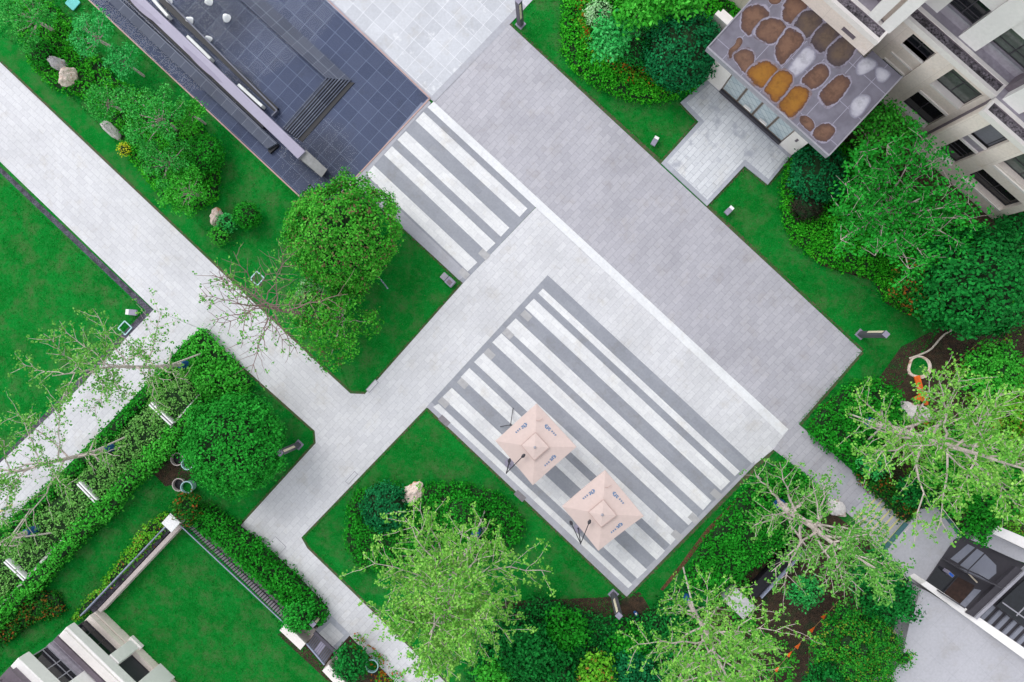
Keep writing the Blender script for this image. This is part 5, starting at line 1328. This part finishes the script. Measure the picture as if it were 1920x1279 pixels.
hedge("pale_bed", "pale variegated shrub bed crossed by white dividers", "shrub bed", [(340, 690), (377, 738), (246, 884), (122, 1008), (2, 1130), (-60, 1185), (-60, 1090), (0, 1032), (120, 915), (245, 790)], 0.65, "varieg", 0.12, 30)
hedge("bright_hedge", "bright green hedge on the right side of the white edging wall", "hedge", [(376, 748), (392, 766), (350, 798), (320, 850), (250, 908), (205, 965), (150, 1012), (60, 1115), (0, 1175), (-50, 1220), (-56, 1184), (-4, 1136), (52, 1080), (88, 1048), (96, 1034), (178, 936), (196, 932), (236, 882), (318, 798), (336, 792), (366, 752)], 0.9, "mid", 0.15)
hedge("yellow_hedge", "yellow green shrubs along the outside of the garden wall", "shrub", [(312, 962), (316, 985), (250, 1058), (205, 1100), (195, 1090), (230, 1040), (275, 985)], 0.5, "yellowgreen", 0.13)
hedge("yellow_hedge", "thin yellow green shrubs by the house corner", "shrub", [(195, 1095), (205, 1100), (150, 1160), (135, 1165), (150, 1135)], 0.35, "yellowgreen", 0.12)
hedge("dark_thicket", "dark thicket at the left edge below the bright hedge", "shrub", [(0, 1165), (60, 1105), (108, 1118), (118, 1150), (60, 1165), (10, 1205), (-40, 1215)], 0.45, "deeprust", 0.14)
hedge("thicket", "dark undergrowth below the lamp bollard at the bottom edge", "shrub bed", [(880, 1230), (930, 1165), (1010, 1120), (1080, 1145), (1130, 1165), (1210, 1160), (1250, 1120), (1300, 1095), (1340, 1110), (1290, 1180), (1250, 1300), (880, 1300)], 0.6, "deep", 0.15)
hedge("rust_bed", "dark rust flecked shrubs right of the steps", "shrub bed", [(1608, 895), (1650, 885), (1705, 920), (1738, 955), (1720, 980), (1690, 980), (1655, 940)], 0.6, "deeprust", 0.13)
hedge("weed_bed", "yellow green weeds on the soil at the right edge", "weeds", [(1790, 700), (1850, 650), (1940, 610), (1940, 770), (1860, 770), (1800, 740)], 0.6, "yellowgreen", 0.15, 16, hole=0.3)
hedge("tangled_cover", "tangled yellow green ground cover under the big sparse tree at the right", "ground cover", [(1700, 800), (1780, 790), (1940, 800), (1940, 1010), (1850, 990), (1745, 945), (1700, 880)], 0.8, "yellowgreen", 0.12, 22, hole=0.22)
hedge("tangled_cover", "tangled mid green ground cover around the utility box", "ground cover", [(1310, 1105), (1400, 1090), (1420, 1180), (1500, 1230), (1480, 1300), (1250, 1300), (1260, 1180)], 0.6, "mid", 0.12, 22, hole=0.2)
hedge("gate_shrubs", "mixed flowering shrubs between the lower path and the gate wall", "shrub bed", [(655, 1192), (670, 1190), (770, 1290), (700, 1300), (690, 1265), (660, 1225)], 0.35, "brightrust", 0.13, 18, hole=0.1)

# ------------------------------------------------------------------ clipped balls and dense crowns
ball("round_tree", "big clipped round tree with browned tips between the pool and the left path", "tree", 646, 437, 104, 2.6, "round2", 0.85, 0.14, 30, 9, 0.24)
ball("round_tree", "big clipped round tree in the lawn beside the pale bed", "tree", 440, 833, 95, 2.4, "round", 0.8, 0.15, 26, 8, 0.16)
ball("ball_shrub", "large bluish green clipped ball beside the stained porch roof", "shrub", 1278, 95, 70, 1.7, "teal", 0.85, 0.15, 22, 8, 0.10)
ball("ball_shrub", "pale cream leaved ball shrub near the top edge", "shrub", 1122, 24, 24, 1.2, "pale", 0.8, 0.10, 40, 7, 0.1)
ball("ball_shrub", "green ball shrub between the mint tree and the bluish ball", "shrub", 1195, 88, 36, 1.1, "deep", 0.9, 0.13, 26, 7, 0.1)
ball("ball_shrub", "bluish green clipped ball right of the porch forecourt", "shrub", 1535, 328, 52, 1.3, "teal", 0.85, 0.14, 24, 8, 0.12)
ball("ball_shrub", "dark maroon ball shrub in the right hand bed", "shrub", 1514, 385, 28, 0.9, "maroon", 0.8, 0.10, 40, 7, 0.05)
ball("round_tree", "broad dense evergreen at the right edge of the large bed", "tree", 1830, 530, 100, 2.6, "deep", 0.75, 0.19, 17, 8, 0.18)
ball("round_tree", "dark evergreen with rusty leaves between the open tree and the broad evergreen", "tree", 1735, 535, 52, 1.8, "deeprust", 0.8, 0.17, 18, 8, 0.18)
ball("ball_shrub", "small clipped ball shrub on the grass beside the pink boulder", "shrub", 463, 405, 24, 0.7, "hedge", 0.95, 0.11, 40, 8, 0.06)
ball("ball_shrub", "dark round shrub at the pool side of the long bed", "shrub", 384, 290, 34, 0.9, "hedge", 0.85, 0.12, 34, 8, 0.08)
ball("ball_shrub", "dark clipped ball in the top left bed just left of the boulders", "shrub", 76, 98, 24, 0.8, "hedge", 0.8, 0.12, 30, 8, 0.1)
ball("ball_shrub", "lobed shrub below the pink boulder, the left lobe", "shrub", 412, 440, 18, 0.5, "mid", 0.9, 0.11, 40, 7, 0.15)
ball("ball_shrub", "lobed shrub right under the pink boulder", "shrub", 425, 418, 17, 0.5, "mint", 0.9, 0.11, 40, 7, 0.15)
ball("ball_shrub", "glossy bluish shrub left of the tall boulder in the rocky bed", "shrub", 722, 950, 44, 1.0, "teal", 0.75, 0.14, 24, 8, 0.16)
ball("ball_shrub", "round clipped shrub right of the boulder in the rocky bed", "shrub", 868, 962, 36, 0.9, "hedge", 0.9, 0.12, 30, 8, 0.05)
ball("ball_shrub", "glossy shrub touching the upper gate wall", "shrub", 560, 1153, 30, 1.2, "round", 0.9, 0.15, 26, 8, 0.16)
ball("ball_shrub", "glossy shrub touching the lower gate wall", "shrub", 658, 1242, 32, 1.1, "deep", 0.9, 0.15, 26, 8, 0.16)
ball("ball_shrub", "rust flecked shrub at the head of the long clipped hedge", "shrub", 352, 953, 27, 1.1, "deeprust", 0.8, 0.15, 24, 8, 0.16)
ball("ball_shrub", "pale fuzzy shrub below the big round tree", "shrub", 583, 553, 28, 1.6, "pale", 0.8, 0.10, 30, 7, 0.15)
ball("ball_shrub", "yellow flowering tuft at the edge of the long bed", "shrub", 234, 281, 11, 0.5, "yellow", 0.9, 0.08, 60, 7, 0.1)
ball("ball_shrub", "dark shrub at the far right between the building and the evergreen", "shrub", 1910, 420, 36, 0.9, "deep", 0.8, 0.14, 22, 8, 0.15)
bushy("leafy_shrub", "leafy shrub left of the variegated bed corner near the orange leaves", "shrub", 415, 720, 46, 0.9, "mid", 6, 0.16, 8, 14)

# bottom undergrowth, each shrub its own
for x, y, r, z, lf, lb in (
    (985, 1222, 62, 1.6, "deep", "tallest dark leafy shrub at the bottom edge under the light green tree"),
    (1062, 1178, 44, 1.1, "hedge", "mid green shrub left of the bottom lamp bollard"),
    (1180, 1205, 40, 1.1, "hedge", "mid green shrub right of the bottom lamp bollard"),
    (1120, 1258, 40, 1.3, "yellowgreen", "yellow tinged shrub at the bottom edge below the bollard"),
    (1190, 1262, 48, 1.3, "teal", "bluish dark shrub at the bottom edge beside the sparse tree"),
    (925, 1270, 38, 1.4, "mid", "lighter shrub at the bottom edge left of the dark leafy one"),
    (1045, 1265, 46, 1.3, "deep", "dark shrub at the bottom edge in the middle of the thicket")):
    bushy("leafy_shrub", lb, "shrub", x, y, r, z, lf, 8, 0.18, 8, 12, group="shrubs of the bottom thicket")
for x, y, r, z, lf, lb, sz in (
    (1640, 1072, 46, 2.4, "deep", "dark dense tree between the sparse tree trunk and the pale flat roof", 0.19),
    (1664, 1122, 56, 2.2, "deep", "dark tree overhanging the corner of the pale flat roof", 0.18),
    (1600, 1212, 80, 2.6, "pine", "feathery bright green tree left of the pale flat roof", 0.15),
    (1640, 1235, 68, 2.2, "pine", "feathery tree at the bottom edge against the pale flat roof", 0.15),
    (1545, 1268, 46, 1.9, "deep", "dark tree at the bottom edge left of the feathery ones", 0.17),
    (1508, 1108, 34, 2.0, "mint", "young green fern leaved tree over bare soil", 0.15),
    (1850, 905, 78, 3.0, "hedge", "dense green tree under the big sparse tree at the right edge", 0.18),
    (1780, 860, 62, 2.4, "mid", "medium green tree beneath the sparse tree right of the path hedge", 0.18),
    (1720, 915, 40, 1.4, "deep", "dark shrub beside the patio under the sparse tree", 0.16),
    (1862, 690, 62, 1.8, "mid", "leafy green shrubby tree right of the bamboo canes", 0.18),
    (1900, 780, 48, 1.8, "yellowgreen", "yellow green shrubby tree at the right edge of the soil", 0.17),
    (1835, 985, 34, 2.6, "hedge", "green tree crown hanging over the white entrance parapet", 0.17),
    (1640, 868, 30, 1.0, "mint", "bright shrub at the end of the path hedge beside the steps", 0.16)):
    if lf == "pine": bushy("garden_tree", lb, "tree", x, y, r, z, "feather", 22, 0.11, 9, 18, 0.5, 0.24, core=True, spread=0.92, fill=0.6, group="small trees of the lower right planting")
    else: bushy("garden_tree", lb, "tree", x, y, r, z, lf, 14, sz * 0.85, 8, 14, lr=0.32, spread=0.75, group="small trees of the lower right planting")

# top left feathery trees
for x, y, r, z, lf, lb in (
    (40, 22, 58, 2.6, "pine", "feathery tree in the top left corner of the photo"),
    (165, 62, 46, 2.6, "mint", "mint green feathery tree beside the turquoise cover"),
    (222, 112, 30, 2.2, "mint", "small feathery branch crown reaching toward the pool, right of the mint tree"),
    (190, 188, 36, 2.0, "pine", "feathery tree just below the pair of boulders"),
    (280, 215, 64, 2.8, "pine", "largest feathery tree in the middle of the long bed"),
    (352, 212, 28, 1.8, "mid", "bright feathery tree at the pool side of the long bed"),
    (300, 300, 46, 2.2, "pine", "feathery tree left of the dark round shrub"),
    (340, 355, 48, 2.0, "mid", "feathery tree at the lower end of the long bed")):
    bushy("feathery_tree", lb, "tree", x, y, r, z, lf, 17, 0.11, 9, 20, 0.5, 0.22, "bark", False, "feathery trees of the long left bed", None, 0.98, fill=0.6)
# top bed trees
bushy("mint_tree", "mint green broad leaved tree over the red tipped hedge", "tree", 1140, 72, 44, 2.4, "mint", 9, 0.19, 8, 14, 0.55, 0.4, core=False)
bushy("young_tree", "light green leafy tree cut by the top edge of the photo", "tree", 1200, 8, 52, 3.2, "mid", 9, 0.2, 8, 10, 0.55, 0.4, core=False)
bushy("young_tree", "light green leafy tree at the top edge next to the porch roof", "tree", 1280, -8, 46, 3.2, "mid", 8, 0.2, 8, 10, 0.55, 0.4, core=False)
bushy("open_shrub", "open bright green shrub against the beige building beside the porch roof", "shrub", 1655, 250, 70, 2.6, "mid", 12, 0.17, 6, 7, 0.5, 0.36, "bark", False, None, None, 0.75, fill=0.5)

# ------------------------------------------------------------------ tall sparse trees
ginkgo("tall sparse tree leaning over the lower left path, rooted at the path corner", (362, 682), 10.5, "ginkgo2", 2.9, 18, 0.42, 0.30, 0.10, per=5)
ginkgo("tall sparse tree reaching the left edge from the middle of the pale bed", (222, 836), 10.5, "ginkgo2", 3.0, 18, 0.45, 0.30, 0.10, per=5)
ginkgo("tall sparse tree mostly cut off by the left edge, rooted in the pale bed", (82, 986), 10.5, "ginkgo2", 2.6, 16, 0.42, 0.30, 0.10, per=5)
ginkgo("tall leafy sparse tree with blue wrapped trunk in the hedge right of the path", (1612, 787), 13.0, "ginkgo", 3.4, 30, 1.0, 0.22, 0.10, r0=0.20, per=8)
ginkgo("tall nearly bare tree with a thick pale trunk left of the yellow lined steps", (1448, 935), 11.0, "ginkgo2", 3.0, 24, 0.32, 0.10, 0.10, r0=0.21, per=5)
ginkgo("tall sparse tree at the bottom edge beside the utility box", (1283, 1112), 10.5, "ginkgo", 3.4, 28, 0.95, 0.30, 0.10, per=8)
ginkgo("tall light green leafy tree in the rocky bed below the parasols", (896, 988), 9.5, "ginkgo", 4.1, 42, 1.05, 0.50, 0.105, per=9, r0=0.17, upward=0.15, lean=(-0.9, -1.5))
ginkgo("tall thin tree below the big round tree, bare top over left path", (598, 590), 10.0, "ginkgo2", 3.2, 20, 0.4, 0.50, 0.10, True, r0=0.13, bark="bark_red", per=4)
bushy("low_tree", "loose green tree growing at the foot of the bare topped tree", "tree", 618, 598, 96, 2.2, "round2", 18, 0.13, 7, 10, 0.5, 0.28, "bark", False, None, None, 0.8, fill=0.4)
# open spreading tree of the right-hand bed
def open_tree(label, px, py, rpx, zc, leaf):
    c = P(px, py, zc); R = rpx * (CAM_H - zc) / FPX
    root = thing("open_tree", label, "tree", (c.x, c.y, 0))
    mb = MB(); fork = Vector((c.x, c.y, zc - 1.6)); mb.tube([(c.x, c.y, 0), (c.x + 0.05, c.y - 0.03, 1), fork], [0.15, 0.12, 0.1], 8)
    cen = []
    for i in range(15):
        an = i * 2.399; L = R * random.uniform(0.8, 1.02)
        e = Vector((c.x + math.cos(an) * L, c.y + math.sin(an) * L, zc + random.uniform(-0.3, 0.5)))
        p = limb(mb, fork, e, 0.055, 0.012, 0.2, 7)
        for j in range(2, len(p)):
            for _ in range(3):
                q = p[j] + Vector((random.uniform(-1, 1), random.uniform(-1, 1), random.uniform(0, 0.5))) * R * 0.28
                p2 = limb(mb, p[j], q, 0.014, 0.006, 0.1, 3, 4)
                for w in p2[1:]:
                    for _ in range(1 + (random.random() < 0.6)): cen.append((w.x + random.gauss(0, .14), w.y + random.gauss(0, .14), w.z + random.gauss(0, .1)))
    cen = np.array(cen)
    np_mesh("crown", [sprays(cen, np.tile([0, 0, 1.0], (len(cen), 1)), 6, 0.12, 0.15, 0.4, 0.6)], [LM[leaf]], root)
    mb.build("trunk", M["bark"], root)
open_tree("open spreading tree with pale branches in the middle of the right hand bed", 1690, 385, 128, 3.6, "round")

# ------------------------------------------------------------------ loose grass blades over the lawns and along their edges
LAWNS = [[(-40, 310), (0, 330), (270, 582), (0, 852), (-40, 890)], [(0, 60), (30, 80), (640, 690), (655, 725), (684, 737), (866, 530), (664, 345), (553, 368), (158, 0), (60, 0)],
         [(440, 690), (588, 810), (590, 830), (448, 985), (370, 960), (330, 900), (380, 740)], [(800, 766), (1172, 1118), (1130, 1170), (715, 1150), (590, 1034), (567, 1008)], [(960, 50), (1245, 305), (1310, 228), (1276, 192), (1335, 140), (1060, 0), (1000, 0)],
         [(1328, 386), (1398, 312), (1440, 348), (1480, 300), (1500, 460), (1760, 620), (1690, 720), (1520, 810), (1498, 795), (1614, 660)], [(1452, 846), (1478, 866), (1240, 1120), (1178, 1118)],
         [(338, 992), (540, 1180), (660, 1300), (330, 1279), (192, 1150)], [(300, 900), (340, 950), (150, 1150), (0, 1260), (0, 1200), (150, 1020)], [(720, 1160), (760, 1150), (900, 1279), (850, 1289)]]
gp_, gn_ = [], []
for pl_ in LAWNS:
    po = [tuple(P(x, y).xy) for x, y in pl_]; A_ = np.array(po); lo, hi = A_.min(0), A_.max(0)
    q = rng.uniform(lo, hi, (int(np.prod(hi - lo) * 75), 2)); q = q[in_poly(q, po)]
    d_ = poly_dist(q, po); q = q[d_ > 0.12]
    gp_.append(q)
    for i in range(len(po)):
        a, b = A_[i], A_[(i + 1) % len(po)]; L_ = np.linalg.norm(b - a); k = int(L_ * 45)
        t = rng.random((k, 1)); e = a + (b - a) * t; c_ = A_.mean(0)
        nrm = np.array([-(b - a)[1], (b - a)[0]]) / max(L_, 1e-6)
        if (c_ - a) @ nrm < 0: nrm = -nrm
        gp_.append(e + nrm * rng.normal(0.06, 0.035, (k, 1)))
q = np.concatenate(gp_)
cen = np.column_stack([q, rng.uniform(0.012, 0.04, len(q))])
LM["blade"] = leaf_mat("grass_blade", (0.002, 0.105, 0.009), (0.005, 0.165, 0.019), (0.02, 0.24, 0.04), (0.10, 0.14, 0.05), 0.05)
gr = bpy.data.objects.new("tmp", None)
gob = np_mesh("grass", [leaf_quads(cen, np.tile([0, 0, 1.0], (len(cen), 1)), 0.085, 0.35, 0.5)], [LM["blade"]], gr)
gob.parent = None; bpy.data.objects.remove(gr)
tag(gob, kind="stuff")
